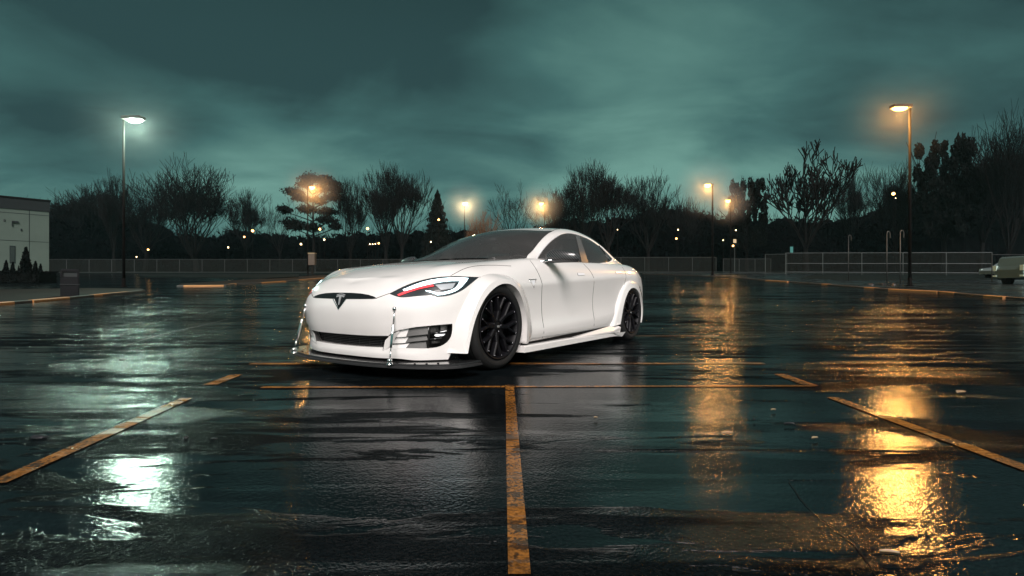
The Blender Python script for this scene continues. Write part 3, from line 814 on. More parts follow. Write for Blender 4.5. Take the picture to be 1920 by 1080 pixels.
        # Y spokes
        def beam(p, q, w0, w1, t0, t1, nm):
            # p,q: (x,z,y)
            a = Vector((p[0], p[2]*sd, p[1])); b = Vector((q[0], q[2]*sd, q[1]))
            d = (b-a).normalized(); s = d.cross(Vector((0, 1, 0))).normalized(); V = []
            for P, ww, tt in ((a, w0, t0), (b, w1, t1)):
                for ss, dy in ((-1, 0), (-.55, .010), (.55, .010), (1, 0), (1, -tt), (-1, -tt)):
                    V.append(tuple(P+s*(ww*ss)+Vector((0, dy*sd, 0))))
            Fc = [(i, (i+1) % 6, 6+(i+1) % 6, 6+i) for i in range(6)]+[tuple(range(6)), tuple(range(6, 12))]
            return V, Fc
        V = []; Fc = []
        NS = 8
        for k in range(NS):
            a0 = 2*math.pi*k/NS+.1
            fork = .128
            P0 = (.045*math.cos(a0), .045*math.sin(a0), yo-.030); P1 = (fork*math.cos(a0), fork*math.sin(a0), yo-.022)
            parts = [beam(P0, P1, .025, .017, .05, .04, '')]
            for dd in (-.20, .20):
                P2 = (.252*math.cos(a0+dd), .252*math.sin(a0+dd), yo-.010)
                parts.append(beam(P1, P2, .0135, .0115, .04, .035, ''))
            for v, f in parts:
                o = len(V); V += v; Fc += [tuple(i+o for i in q) for q in f]
        bms = bmesh.new(); mv = [bms.verts.new(v) for v in V]
        for q in Fc: bms.faces.new([mv[i] for i in q])
        bmesh.ops.recalc_face_normals(bms, faces=bms.faces)
        me = bpy.data.meshes.new('spokes'); bms.to_mesh(me); bms.free(); me.materials.append(M['rim'])
        so = bpy.data.objects.new('spokes', me); COL.objects.link(so); so.parent = w
        hub = lathe('hub', C([(.0,yo-.022),(.036,yo-.022),(.040,yo-.026),(.062,yo-.030),(.068,yo-.05),(.07,yo-.10)]), M['rim'], w, 32)
        cap = lathe('centre_cap', C([(.0,yo-.0175),(.026,yo-.018),(.032,yo-.021)]), M['flat_black'], w, 24)
        cu = bpy.data.curves.new('cap_lettering', 'FONT'); cu.body = 'BBS'; cu.size = .024; cu.extrude = .0008; cu.align_x = 'CENTER'; cu.align_y = 'CENTER'
        cu.materials.append(M['cap_silver'])
        tmp = bpy.data.objects.new('cap_lettering', cu); COL.objects.link(tmp)
        bpy.context.view_layer.update()
        me = bpy.data.meshes.new_from_object(tmp); bpy.data.objects.remove(tmp)
        me.transform(Matrix.Rotation(math.pi/2, 4, 'X'))
        if sd > 0: me.transform(Matrix.Rotation(math.pi, 4, 'Z'))
        me.transform(Matrix.Translation((0, (yo-.0165)*sd, 0)))
        to = bpy.data.objects.new('cap_lettering', me); COL.objects.link(to); to.parent = cap
        for k in range(5):
            a = 2*math.pi*k/5+.5
            lathe('lug_nut', C([(.0,yo-.024),(.007,yo-.024),(.009,yo-.034)]), M['bolt_steel'], hub, 8, 'y', (.050*math.cos(a), 0, .050*math.sin(a)))
        for k in range(8):
            for dd in (-.20, .20):
                a = 2*math.pi*k/NS+.1+dd
                lathe('rim_bolt', C([(.0,yo+.003),(.004,yo+.002),(.005,yo-.004)]), M['bolt_steel'], rim, 6, 'y', (.243*math.cos(a), 0, .243*math.sin(a)))
        dsc = lathe('brake_disc', C([(.05,yo-.125),(.175,yo-.125),(.178,yo-.13),(.178,yo-.15)]), M['disc'], w, 48)
        lathe('barrel_back', C([(.0,yo-.2),(.245,yo-.2)]), dark, w, 32)
        # caliper
        V = []; Fc = []
        n = 8
        for i in range(n+1):
            a = math.radians(135+ i*70/n)
            for r, y in ((.125,yo-.10),(.195,yo-.10),(.20,yo-.16),(.125,yo-.16)):
                V.append((r*math.cos(a), y*sd, r*math.sin(a)))
        for i in range(n):
            for k in range(4): Fc.append((i*4+k, i*4+(k+1) % 4, (i+1)*4+(k+1) % 4, (i+1)*4+k))
        Fc += [(0,1,2,3), tuple(n*4+k for k in range(4))]
        mesh_obj('brake_caliper', V, Fc, M['caliper'], w, None, False)
        return w
    for cx_ in (0, -2.96):
        for sd in (1, -1): wheel(cx_, sd)
    # tail lights
    for sd in (1, -1):
        P = smooth_line([(-3.62,.80),(-3.72,.87),(-3.82,.88),(-3.84,.84),(-3.74,.79),(-3.66,.765)], 2)
        V = [tuple(Vector((hside(x, z, .004).x, hside(x, z, .004).y*sd, z))) for x, z in P]
        mesh_obj('tail_light', V, [tuple(range(len(V)))], M['tail_red'], root, None, False)
    bm.free(); gb.free()
    root.location = (CX, CY, GZ); root.rotation_euler = (0, 0, CYAW)
    return root
# ---------------------------------------------------------------- SETTING
CH = .681            # eye height
def g(Y):            # the lot is level round the car and then climbs gently to the fence
    w = 1.6; q = (Y-11)/w
    return .042*w*(math.log1p(math.exp(q)) if q < 30 else q)
def at(px, py):
    lo, hi = .5, 400
    for _ in range(60):
        m = (lo+hi)/2
        if 540-F_*(g(m)-CH)/m > py: lo = m
        else: hi = m
    return ((px-960)/F_*lo, lo)
def X(px, Y): return (px-960)/F_*Y
def Z(py, Y): return CH+(540-py)/F_*Y
def tag(o, label=None, cat=None, group=None, kind=None):
    if label: o['label'] = label
    if cat: o['category'] = cat
    if group: o['group'] = group
    if kind: o['kind'] = kind
    return o
def empty(name, loc, rz=0.0):
    o = bpy.data.objects.new(name, None); COL.objects.link(o); o.location = loc; o.rotation_euler = (0, 0, rz); return o
class MB:
    def __init__(s): s.v = []; s.f = []
    def box(s, a, b, rot=0.0, org=(0,0)):
        o = len(s.v); c, n = math.cos(rot), math.sin(rot)
        for z in (a[2], b[2]):
            for x, y in ((a[0],a[1]),(b[0],a[1]),(b[0],b[1]),(a[0],b[1])):
                s.v.append((org[0]+x*c-y*n, org[1]+x*n+y*c, z))
        s.f += [tuple(o+i for i in q) for q in ((0,3,2,1),(4,5,6,7),(0,1,5,4),(1,2,6,5),(2,3,7,6),(3,0,4,7))]
        return s
    def bar(s, p, q, r0, r1=None, n=6, cap=True):
        r1 = r0 if r1 is None else r1
        p = Vector(p); q = Vector(q); t = (q-p)
        if t.length < 1e-6: return s
        t.normalize(); u = t.cross(Vector((0,0,1)))
        if u.length < .1: u = t.cross(Vector((1,0,0)))
        u.normalize(); w = t.cross(u); o = len(s.v)
        for c, r in ((p, r0), (q, r1)):
            for k in range(n):
                a = 2*PI*k/n; s.v.append(tuple(c+u*(r*math.cos(a))+w*(r*math.sin(a))))
        for k in range(n): s.f.append((o+k, o+(k+1) % n, o+n+(k+1) % n, o+n+k))
        if cap: s.f.append(tuple(o+k for k in range(n))[::-1]); s.f.append(tuple(o+n+k for k in range(n)))
        return s
    def build(s, name, mat, parent=None, smooth=False):
        return mesh_obj(name, s.v, s.f, mat, parent, None, smooth)

# ---- materials of the setting
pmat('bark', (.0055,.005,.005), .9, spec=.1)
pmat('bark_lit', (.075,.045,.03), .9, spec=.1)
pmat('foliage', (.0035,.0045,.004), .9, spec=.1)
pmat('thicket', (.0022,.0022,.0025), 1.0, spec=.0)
pmat('pole_dark', (.0035,.0024,.002), .8, spec=.12)
pmat('lamp_metal', (.05,.045,.04), .5, .4)
pmat('galvanised', (.026,.030,.030), .6, .2)
pmat('rail_pale', (.055,.068,.068), .5, .2)
pmat('wall_render', (.075,.100,.086), .85, noise_amt=.08, noise_scale=.6, spec=.2)
pmat('parapet', (.012,.016,.017), .8, spec=.2)
pmat('window_dark', (.004,.006,.007), .4)
pmat('hedge_leaf', (.0018,.0024,.0022), .9, spec=.1)
pmat('bin_black', (.0025,.0025,.004), .55, spec=.3)
pmat('bin_grey', (.016,.020,.021), .6)
pmat('cabinet', (.085,.06,.042), .6, noise_amt=.1, noise_scale=4)
pmat('cabinet_lid', (.3,.22,.12), .5)
pmat('sign_tan', (.55,.42,.26), .6)
pmat('sign_teal', (.03,.16,.15), .6)
pmat('soil', (.008,.0062,.0045), .8, noise_amt=.4, noise_scale=1.2, bump=.5, bump_scale=5, spec=.2)
pmat('grass', (.006,.010,.009), .95, noise_amt=.4, noise_scale=2, spec=.1)
pmat('kerb', (.030,.026,.024), .6, noise_amt=.3, noise_scale=3)
pmat('kerb_paint', (.34,.145,.045), .5, noise_amt=.15, noise_scale=3)
pmat('leaf_pale', (.26,.19,.11), .5)
pmat('leaf_dark', (.010,.010,.012), .5)
pmat('car_teal', (.10,.15,.15), .25, .4, .8)
pmat('car_silver', (.35,.42,.42), .25, .5, .8)
pmat('lens_off', (.4,.55,.52), .15, 0, 1)
def emi(name, col, s):
    m = bpy.data.materials.new(name); m.use_nodes = True; nt = m.node_tree; nt.nodes.clear()
    e = nt.nodes.new('ShaderNodeEmission'); e.inputs[0].default_value = (*col, 1); e.inputs[1].default_value = s
    o = nt.nodes.new('ShaderNodeOutputMaterial'); nt.links.new(e.outputs[0], o.inputs[0]); M[name] = m
emi('lens_white', (.85,1,.9), 40); emi('lens_amber', (1,.50,.12), 14); emi('lens_pale', (1,.72,.34), 14); emi('far_glow', (1,.50,.15), 9); emi('far_glow_pale', (1,.72,.38), 8)

# ---- wet asphalt
def wet(name, base, seed, lo_rough=.15, hi_rough=.17, wear=None, refl=1.0, chip=None):
    m = bpy.data.materials.new(name); m.use_nodes = True; nt = m.node_tree; nt.nodes.clear(); L = nt.links.new
    N = nt.nodes.new
    geo = N('ShaderNodeNewGeometry')
    def noise_(scale, detail, sx=1, sy=1, rough=.55, dist=0, sd=None):
        mp = N('ShaderNodeMapping'); mp.inputs['Scale'].default_value = (sx, sy, 1); q = seed if sd is None else sd; mp.inputs['Location'].default_value = (q, q*.7, 0); L(geo.outputs['Position'], mp.inputs[0])
        n = N('ShaderNodeTexNoise'); n.inputs['Scale'].default_value = scale; n.inputs['Detail'].default_value = detail; n.inputs['Roughness'].default_value = rough; n.inputs['Distortion'].default_value = dist
        L(mp.outputs[0], n.inputs['Vector']); return n.outputs['Fac']
    def mr(sock, a, c, lo, hi, smooth=True):
        r = N('ShaderNodeMapRange'); r.inputs['From Min'].default_value = a; r.inputs['From Max'].default_value = c; r.inputs['To Min'].default_value = lo; r.inputs['To Max'].default_value = hi
        if smooth: r.interpolation_type = 'SMOOTHSTEP'
        L(sock, r.inputs['Value']); return r.outputs[0]
    def mth(op, a, c):
        n = N('ShaderNodeMath'); n.operation = op
        for i, s in enumerate((a, c)):
            if isinstance(s, (int, float)): n.inputs[i].default_value = s
            else: L(s, n.inputs[i])
        return n.outputs[0]
    big = noise_(.42, 5, .5, 1.7, .55, .6)             # long shallow puddles across the lot
    mid = noise_(2.3, 6, .36, 2.0, .62, .6)
    pud = mth('ADD', mth('MULTIPLY', big, .46), mth('MULTIPLY', mid, .54))
    wetm = mr(pud, .475, .505, 0, 1)                    # 1 = standing water
    film = mr(noise_(.8, 5, .4, 1.6), .35, .65, 0, 1)
    rough = mth('ADD', mth('MULTIPLY', mth('SUBTRACT', 1, wetm), mth('ADD', hi_rough-lo_rough-.03, mth('MULTIPLY', film, .06))), lo_rough)
    # drained patches shine much less
    dry_or_muted = mr(mth('ADD', mth('MULTIPLY', noise_(.36, 5, .4, 1.9, .5, .6, 21.0), .52), mth('MULTIPLY', noise_(2.4, 5, .34, 2.1, .6, .4, 4.0), .48)), .495, .54, 0, 1)
    # sheen taken out in front of the car to suppress its reflection
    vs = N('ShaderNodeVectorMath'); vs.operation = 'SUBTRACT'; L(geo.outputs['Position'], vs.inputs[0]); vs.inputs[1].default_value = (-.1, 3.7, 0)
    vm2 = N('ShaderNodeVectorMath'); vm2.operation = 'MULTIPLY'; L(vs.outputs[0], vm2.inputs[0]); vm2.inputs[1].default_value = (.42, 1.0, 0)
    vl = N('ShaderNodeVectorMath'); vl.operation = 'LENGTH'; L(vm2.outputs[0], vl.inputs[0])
    refl_mute = mth('ADD', vl.outputs['Value'], mth('MULTIPLY', mth('SUBTRACT', noise_(1.3, 5, .5, 1.6, .6, .4, 13.0), .5), 1.6))
    dry_or_muted = mth('MAXIMUM', dry_or_muted, mr(refl_mute, .75, 1.15, 1, 0))
    dry_or_muted2 = mth('MULTIPLY', dry_or_muted, mth('SUBTRACT', 1, mth('MULTIPLY', wetm, .55)))
    k = mth('MULTIPLY', mth('SUBTRACT', 1.0, mth('MULTIPLY', dry_or_muted2, .86)), refl)
    # colour: dark aggregate with stains
    cn = noise_(2.2, 8); fine = noise_(90, 3)
    cc = mth('MULTIPLY', mr(cn, .3, .7, .6, 1.4), mr(fine, .3, .7, .5, 1.5))
    vm = N('ShaderNodeVectorMath'); vm.operation = 'SCALE'; vm.inputs[0].default_value = base; L(cc, vm.inputs['Scale']); colr = vm.outputs[0]
    if chip:
        ch = mth('ADD', mth('MULTIPLY', noise_(9, 6, 1, 1, .65, 0, 2.0), .6), mth('MULTIPLY', noise_(45, 3, 1, 1, .6, 0, 7.0), .4))
        ch = mth('ADD', ch, mth('MULTIPLY', mth('SUBTRACT', noise_(1.6, 4, 1, 1, .6, 0, 17.0), .5), .35)); cm = mr(ch, .52, .57, 0, chip)
        mx = N('ShaderNodeMix'); mx.data_type = 'RGBA'; L(cm, mx.inputs[0]); L(colr, mx.inputs[6]); mx.inputs[7].default_value = (.006,.008,.009,1); colr = mx.outputs[2]
    # bump: aggregate where not flooded, slow ripple in the water
    agg = mth('MULTIPLY', mth('ADD', noise_(95, 2), mth('MULTIPLY', noise_(42, 3), 1.1)), mth('SUBTRACT', 1.0, mth('MULTIPLY', wetm, .74)))
    bp = N('ShaderNodeBump'); bp.inputs['Strength'].default_value = 1.0; bp.inputs['Distance'].default_value = .0036; L(agg, bp.inputs['Height'])
    rip = noise_(2.6, 3, .5, 1.9); bp2 = N('ShaderNodeBump'); bp2.inputs['Strength'].default_value = .07; bp2.inputs['Distance'].default_value = .03; L(rip, bp2.inputs['Height']); L(bp.outputs[0], bp2.inputs['Normal'])
    rp3 = mth('ADD', noise_(7, 4, .30, 1.7, .6), mth('MULTIPLY', noise_(26, 3, .7, 1.3, .6), .12)); rp3 = mth('MULTIPLY', rp3, mth('SUBTRACT', 1.0, mth('MULTIPLY', wetm, .72))); bp3 = N('ShaderNodeBump'); bp3.inputs['Strength'].default_value = .30; bp3.inputs['Distance'].default_value = .006; L(rp3, bp3.inputs['Height']); L(bp2.outputs[0], bp3.inputs['Normal'])
    nrm = bp3.outputs[0]
    df = N('ShaderNodeBsdfDiffuse'); L(colr, df.inputs[0]); L(nrm, df.inputs['Normal'])
    gl = N('ShaderNodeBsdfGlossy'); gl.distribution = 'BECKMANN'; gl.inputs['Color'].default_value = (1,1,1,1); L(rough, gl.inputs['Roughness']); L(nrm, gl.inputs['Normal'])
    fr = N('ShaderNodeFresnel'); fr.inputs['IOR'].default_value = 1.42; L(bp2.outputs[0], fr.inputs['Normal'])
    mix = N('ShaderNodeMixShader'); L(mth('MULTIPLY', fr.outputs[0], k), mix.inputs[0]); L(df.outputs[0], mix.inputs[1]); L(gl.outputs[0], mix.inputs[2])
    out = N('ShaderNodeOutputMaterial'); L(mix.outputs[0], out.inputs[0])
    M[name] = m; return m
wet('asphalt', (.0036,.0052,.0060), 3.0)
wet('pavement', (.018,.023,.024), 9.0, .20, .34, refl=.8)
wet('line_paint', (.20,.080,.016), 3.0, .2, .34, refl=.32, chip=.75)

def build_ground():
    ys = [-6,-3,0,2,4,5.5,7]+[8+.5*i for i in range(20)]+[18+i*1.0 for i in range(10)]+[28+i*4 for i in range(30)]
    xs = [-420,-200,-100,-60,-30,-15,-6,0,6,15,30,60,100,200,420]
    V = [(x, y, g(y)) for y in ys for x in xs]; n = len(xs)
    F = [(j*n+i, j*n+i+1, (j+1)*n+i+1, (j+1)*n+i) for j in range(len(ys)-1) for i in range(n-1)]
    y0 = ys[-1]; z0 = g(y0); k = len(V)
    V += [(x, 900, z0) for x in xs]; j = len(ys)-1
    F += [(j*n+i, j*n+i+1, k+i+1, k+i) for i in range(n-1)]
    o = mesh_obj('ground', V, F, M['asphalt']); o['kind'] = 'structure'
def sheet(name, pts, mat, dz=.004, kind='structure', nseg=1):
    """flat strip polygon laid on the ground (points xy)"""
    V = [(x, y, g(y)+dz) for x, y in pts]; o = mesh_obj(name, V, [tuple(range(len(V)))], mat, None, None, False); o['kind'] = kind; return o
def line_px(name, a, b, wa, wb, mat, dz=.004):
    """marking between two picture positions with its width in metres"""
    A = Vector(at(*a)); B = Vector(at(*b)); n = max(1, int((B-A).length/.6)); V = []; d = (B-A).normalized(); s = Vector((-d.y, d.x))
    for i in range(n+1):
        t = i/n; c = A+(B-A)*t; w = wa+(wb-wa)*t
        for k in (-.5, .5):
            p = c+s*(w*k+.006*noise.noise(Vector((c.x*3, c.y*3, k)))); V.append((p.x, p.y, g(p.y)+dz))
    o = mesh_obj(name, V, [(2*i, 2*i+1, 2*i+3, 2*i+2) for i in range(n)], mat, None, None, False); o['kind'] = 'structure'; return o
def slab(name, pts, mat, h=.12, front=None):
    bm = bmesh.new(); T = [bm.verts.new((x, y, g(y)+h)) for x, y in pts]; B = [bm.verts.new((x, y, g(y)-.05)) for x, y in pts]
    bm.faces.new(T); n = len(pts)
    for i in range(n): bm.faces.new((T[i], T[(i+1) % n], B[(i+1) % n], B[i]))
    bmesh.ops.recalc_face_normals(bm, faces=bm.faces)
    me = bpy.data.meshes.new(name); bm.to_mesh(me); bm.free(); me.materials.append(mat)
    o = bpy.data.objects.new(name, me); COL.objects.link(o); o['kind'] = 'structure'; return o
def kerb_run(pts, mat, w=.16, h=.075, name='kerb', kind='structure'):
    """a real raised kerb stone following xy points"""
    V = []; n = len(pts)
    for i, p in enumerate(pts):
        a = Vector(pts[max(0, i-1)]); b = Vector(pts[min(n-1, i+1)]); d = (b-a).normalized(); s = Vector((-d.y, d.x))
        for k, z in ((-.5, -.05), (-.5, h-.02), (-.36, h), (.5, h), (.5, -.05)):
            q = Vector(p)+s*(w*k); V.append((q.x, q.y, g(q.y)+z))
    F = [(i*5+k, i*5+k+1, (i+1)*5+k+1, (i+1)*5+k) for i in range(n-1) for k in range(4)]+[(0,1,2,3,4), tuple(range(5*n-5, 5*n))]
    o = mesh_obj(name, V, F, mat, None, None, False); o['kind'] = kind; return o
def ppts(L): return [at(*p) for p in L]
def densify(P, step=2.0):
    out = []
    for a, b in zip(P, P[1:]):
        n = max(1, int(math.dist(a, b)/step))
        out += [(a[0]+(b[0]-a[0])*i/n, a[1]+(b[1]-a[1])*i/n) for i in range(n)]
    return out+[P[-1]]

def build_lot():
    build_ground()
    lp = M['line_paint']
    # centre line between bays, cross lines, side lines
    A = at(955, 722); B = at(978, 1085)
    line_px('parking_line', (955.5,723), (974,1079.5), .058, .058, lp, .0045)
    line_px('parking_line', (490,727), (1525,724), .05, .05, lp)
    line_px('parking_line', (470,682.5), (1432,682), .085, .085, lp)
    line_px('parking_line', (395,722), (443,703), .09, .09, lp)
    line_px('parking_line', (1461,702), (1522,724), .09, .09, lp)
    line_px('parking_line', (-8,908), (350,748), .070, .070, lp, .005)
    line_px('parking_line', (1560,746), (1935,884), .070, .070, lp, .005)
    line_px('parking_line', (1190,630.5), (1345,630), .06, .05, lp)
    # islands and kerbs
    kb, kp = M['kerb'], M['kerb_paint']
    fr = ppts([(-90,579),(0,571),(60,566.5),(127,560.5),(172,556),(240,550),(268,546.5)]); bk = ppts([(268,543.5),(170,542),(0,545),(-90,547)])
    slab('traffic_island', fr+bk, M['soil'], .06)
    kerb_run(densify(fr), kb)
    for a, b in (((-60,576),(22,569.8)), ((58,566.8),(126,560.8)), ((172,556),(239,550))):
        kerb_run(densify(ppts([a, b])), kp, .17, .079, 'kerb_paint')
    fr = ppts([(332,537.5),(422,536.5),(440,533.5),(487,531.5),(535,528.5),(603,521.5),(700,517.8),(860,516)]); bk = ppts([(860,514.8),(600,517),(470,525),(340,533.5)])
    slab('traffic_island', fr+bk, M['soil'], .06); kerb_run(densify(fr), kb)
    for a, b in (((345,537.4),(420,536.7)), ((431,534.6),(441,533.5)), ((489,531.4),(535,528.6)), ((560,526),(640,519.8))): kerb_run(densify(ppts([a, b])), kp, .17, .079, 'kerb_paint')
    fr = ppts([(262,519),(330,520.5),(500,524),(560,521)]); bk = ppts([(560,516),(420,515.5),(262,516)])
    slab('traffic_island', fr+bk, M['grass'], .14)
    # verge along the far fence
    slab('verge', densify([(-82, 84), (60, 84)])+densify([(60, 160), (-82, 160)]), M['grass'], .12)
    # right hand pavement
    kr = [(1205,514),(1300,516.8),(1368,520),(1437,526.5),(1478,529.2),(1547,534.5),(1625,541),(1667,544.2),(1759,548.8),(1848,556.8),(1930,562.5),(2010,569)]
    fr = ppts(kr); bk = ppts([(2010,512.4),(1700,512.4),(1435,512.4),(1205,513)])
    slab('pavement', fr+bk, M['pavement'], .06); kerb_run(densify(fr), kb)
    for a, b in (((1437,526.8),(1478,529.4)), ((1543,534.3),(1556,535.2)), ((1623,541),(1647,542.6)), ((1668,544.5),(1759,549)), ((1764,549.2),(1792,551.8)), ((1848,557),(1885,559.7))): kerb_run(densify(ppts([a, b])), kp, .18, .080, 'kerb_paint')
    gp = ppts([(1500,523.5),(1588,527),(1760,526.5),(2010,526),(2010,513.5),(1700,513.5),(1530,514.5)])
    V = [(x, y, g(y)+.066) for x, y in gp]; o = mesh_obj('grass_verge', V, [tuple(range(len(V)))], M['grass'], None, None, False); o['kind'] = 'structure'
    # cracks
    rnd = random.Random(4)
    for L in ([(1475,905),(1500,935),(1530,965),(1560,995),(1590,1020),(1612,1045),(1640,1082)], [(255,725),(300,705),(320,690),(360,680)], [(230,650),(300,628),(420,600),(530,575)], [(1205,575),(1330,590),(1420,606),(1520,625)]):
        P = densify(ppts(L), .05 if L[0][1] > 700 else .12); V = []
        for i, (x, y) in enumerate(P):
            w = (.0012+.0016*rnd.random()) if L[0][1] > 700 else .006; dx = .02*(noise.noise(Vector((x*6, y*6, 2)))); V += [(x+dx-w, y-w, g(y)+.003), (x+dx+w, y+w, g(y)+.003)]
        o = mesh_obj('pavement_crack', V, [(2*i, 2*i+1, 2*i+3, 2*i+2) for i in range(len(P)-1)], M['flat_black'], None, None, False); o['kind'] = 'structure'

# ---- trees
def bare_mesh(seed, levels=5, spread=.55, trunk_h=.28, up=.35, nlimb=5, r0=.020, ratio=.72, twig=.0011, nch=3, first=.30):
    rnd = random.Random(seed); T = MB(); C = MB()
    def branch(p, d, ln, r, lv):
        segs = 3 if lv < 3 else 2; pts = [p]; q = p.copy(); dd = d.copy()
        for i in range(segs):
            dd = (dd+Vector((rnd.gauss(0,.10), rnd.gauss(0,.10), up*.25+rnd.gauss(0,.05)))).normalized()
            q = q+dd*(ln/segs); pts.append(q.copy())
        re = max(twig, r*.62)
        tgt = T if lv <= 1 else C
        for i in range(segs):
            a = r+(re-r)*i/segs; b = r+(re-r)*(i+1)/segs
            tgt.bar(pts[i], pts[i+1], a, b, 6 if lv == 0 else 4 if lv < 2 else 3, False)
        if lv >= levels: return
        k = nch+(1 if rnd.random() < .4 else 0)
        for c in range(k):
            t = .35+.65*(c+rnd.random())/k if c else 1.0
            fi = min(segs-1e-4, t*segs); i = int(fi); base = pts[i].lerp(pts[i+1], fi-i)
            ax = Vector((rnd.gauss(0,1), rnd.gauss(0,1), rnd.gauss(0,.5))).normalized()
            nd = (dd*(1-spread*.6)+ax*spread*(.55 if c == 0 else 1)+Vector((0,0,up*.35))).normalized()
            branch(base, nd, ln*ratio*(.8+.4*rnd.random()), max(twig, re*(.9 if c == 0 else .72)), lv+1)
    top = Vector((rnd.gauss(0,.01), rnd.gauss(0,.01), trunk_h))
    T.bar((0,0,-.02), (0,0,.03), r0*1.5, r0*1.15, 8, False); T.bar((0,0,.03), top, r0*1.15, r0*.85, 8, False)
    for k in range(nlimb):
        a = 2*PI*(k+rnd.random()*.6)/nlimb; tl = spread*(1.0+.5*rnd.random()) if k else .1
        d = Vector((math.cos(a)*tl, math.sin(a)*tl, 1)).normalized()
        branch(top-Vector((0,0,trunk_h*.25*rnd.random()*(k > 0))), d, first*(.8+.4*rnd.random()), r0*.6, 1)
    return T, C
def norm_mb(T, C):
    zs = sorted(v[2] for v in C.v)[int(len(C.v)*.992)]; xs = sorted(abs(v[0]) for v in C.v)[int(len(C.v)*.985)]
    for B in (T, C): B.v = [(x/xs*.5, y/xs*.5, z/zs) for x, y, z in B.v]
def cards(C, n, fn, size, rnd, flat=.0):
    for _ in range(n):
        p, s = fn(); a = Vector((rnd.gauss(0,1), rnd.gauss(0,1), rnd.gauss(0,1)*(1-flat))).normalized(); b = a.cross(Vector((rnd.gauss(0,1), rnd.gauss(0,1), rnd.gauss(0,1)))).normalized()
        k = size*s*(.6+.8*rnd.random()); o = len(C.v); p = Vector(p)
        C.v += [tuple(p-a*k), tuple(p+b*k*.5), tuple(p+a*k), tuple(p-b*k*.5)]; C.f.append((o, o+1, o+2, o+3))
def pine_mesh(seed):
    rnd = random.Random(seed); T = MB(); C = MB()
    P = [Vector((0,0,0)), Vector((.01,0,.3)), Vector((-.005,.01,.6)), Vector((.0,0,.93))]
    for i in range(3): T.bar(P[i], P[i+1], .024-.006*i, .018-.006*i, 8, False)
    tiers = []
    for (x, z, w, h) in ((-.06,.93,.16,.05),(.12,.91,.17,.04),(.25,.87,.15,.045),(.36,.80,.12,.045),(-.32,.80,.17,.035),(-.22,.74,.14,.03),(.30,.73,.17,.04),(.10,.82,.16,.035),(-.10,.86,.12,.04),(-.14,.62,.13,.04),(.16,.60,.17,.04),(-.34,.49,.16,.04),(-.20,.43,.17,.035),(.02,.44,.13,.035),(.24,.50,.18,.045),(.36,.44,.10,.035),(-.38,.60,.10,.03),(.08,.70,.10,.03)):
        for yy in (rnd.uniform(-.22,.22), rnd.uniform(-.1,.1)):
            c = Vector((x+rnd.gauss(0,.015), yy, z)); T.bar((0,0,max(.35, z-.10)), c-Vector((0,0,h*.4)), .006, .002, 4, False); tiers.append((c, w, h))
            for _ in range(5):
                e = c+Vector((rnd.uniform(-w,w)*.8, rnd.uniform(-.1,.1), rnd.uniform(-h,h)*.5)); C.bar(c-Vector((0,0,h*.4)), e, .002, .0008, 3, False)
    def f():
        c, w, h = rnd.choice(tiers); r = rnd.random()**.5; a = rnd.random()*2*PI
        lump = .75+.25*math.sin(a*5+c.x*30)
        return (c.x+w*r*math.cos(a)*lump, c.y+w*.8*r*math.sin(a)*lump, c.z+h*1.25*(1-r*r)*rnd.uniform(-.6,1)+rnd.gauss(0,.011)), 1
    cards(C, 15000, f, .0135, rnd); return T, C
def cone_mesh(seed, n=9000, w=.66, size=.026):
    rnd = random.Random(seed); T = MB(); C = MB(); T.bar((0,0,0), (0,0,.96), .022, .003, 7, False)
    def f():
        z = rnd.random()**1.25; a = rnd.random()*2*PI; lay = .72+.28*((z*13) % 1.0 < .55); r = w*((1-z)**.72)*lay*(rnd.random()**.35)*(.85+.15*math.sin(a*4+z*20))
        if z < .05: r *= .6
        return (r*math.cos(a), r*math.sin(a), .05+z*.95-.02*r+rnd.gauss(0,.004)), 1
    cards(C, n, f, size, rnd); return T, C
def round_mesh(seed, n=19000, trunk=.3):
    rnd = random.Random(seed); T, B = bare_mesh(seed+50, 3, .6, .22, .3, 5, .022, .7, .0016, 3, .28); norm_mb(T, B); C = B
    cl = []
    for _ in range(150):
        z = trunk+(1-trunk)*rnd.random(); R = .46*math.sqrt(max(.02, 1-((z-(trunk+.30))/(.72-.0))**2)); a = rnd.random()*2*PI; r = R*rnd.random()**.4
        cl.append((Vector((r*math.cos(a), r*math.sin(a), min(z, .93))), rnd.uniform(.035,.075)))
    def f():
        c, s = rnd.choice(cl); d = Vector((rnd.gauss(0,1), rnd.gauss(0,1), rnd.gauss(0,.8))).normalized()*(rnd.random()**.33)*s
        return tuple(c+d), 1
    cards(C, n, f, .021, rnd); return T, C
LIB = {}
def lib(kind):
    if kind not in LIB:
        if kind == 'spread': T, C = bare_mesh(11, 6, .56, .14, .46, 8, .018, .75, .0013, 3, .25); norm_mb(T, C)
        elif kind == 'oval': T, C = bare_mesh(23, 6, .52, .26, .40, 7, .019, .74, .0013, 3, .22); norm_mb(T, C)
        elif kind == 'tall': T, C = bare_mesh(37, 6, .44, .24, .48, 7, .020, .75, .0013, 3, .23); norm_mb(T, C)
        elif kind == 'open': T, C = bare_mesh(41, 6, .60, .30, .32, 6, .020, .76, .0016, 2, .23); norm_mb(T, C)
        elif kind == 'knobby': T, C = bare_mesh(59, 5, .62, .20, .45, 7, .024, .66, .0045, 3, .30); norm_mb(T, C)
        elif kind == 'bush': T, C = bare_mesh(61, 5, .60, .05, .35, 9, .012, .75, .0022, 3, .30); norm_mb(T, C)
        elif kind == 'pine': T, C = pine_mesh(5)
        elif kind == 'cone': T, C = cone_mesh(6)
        elif kind == 'round': T, C = round_mesh(7)
        fol = kind in ('pine','cone','round')
        LIB[kind] = [T, C, fol, None, None]
    return LIB[kind]
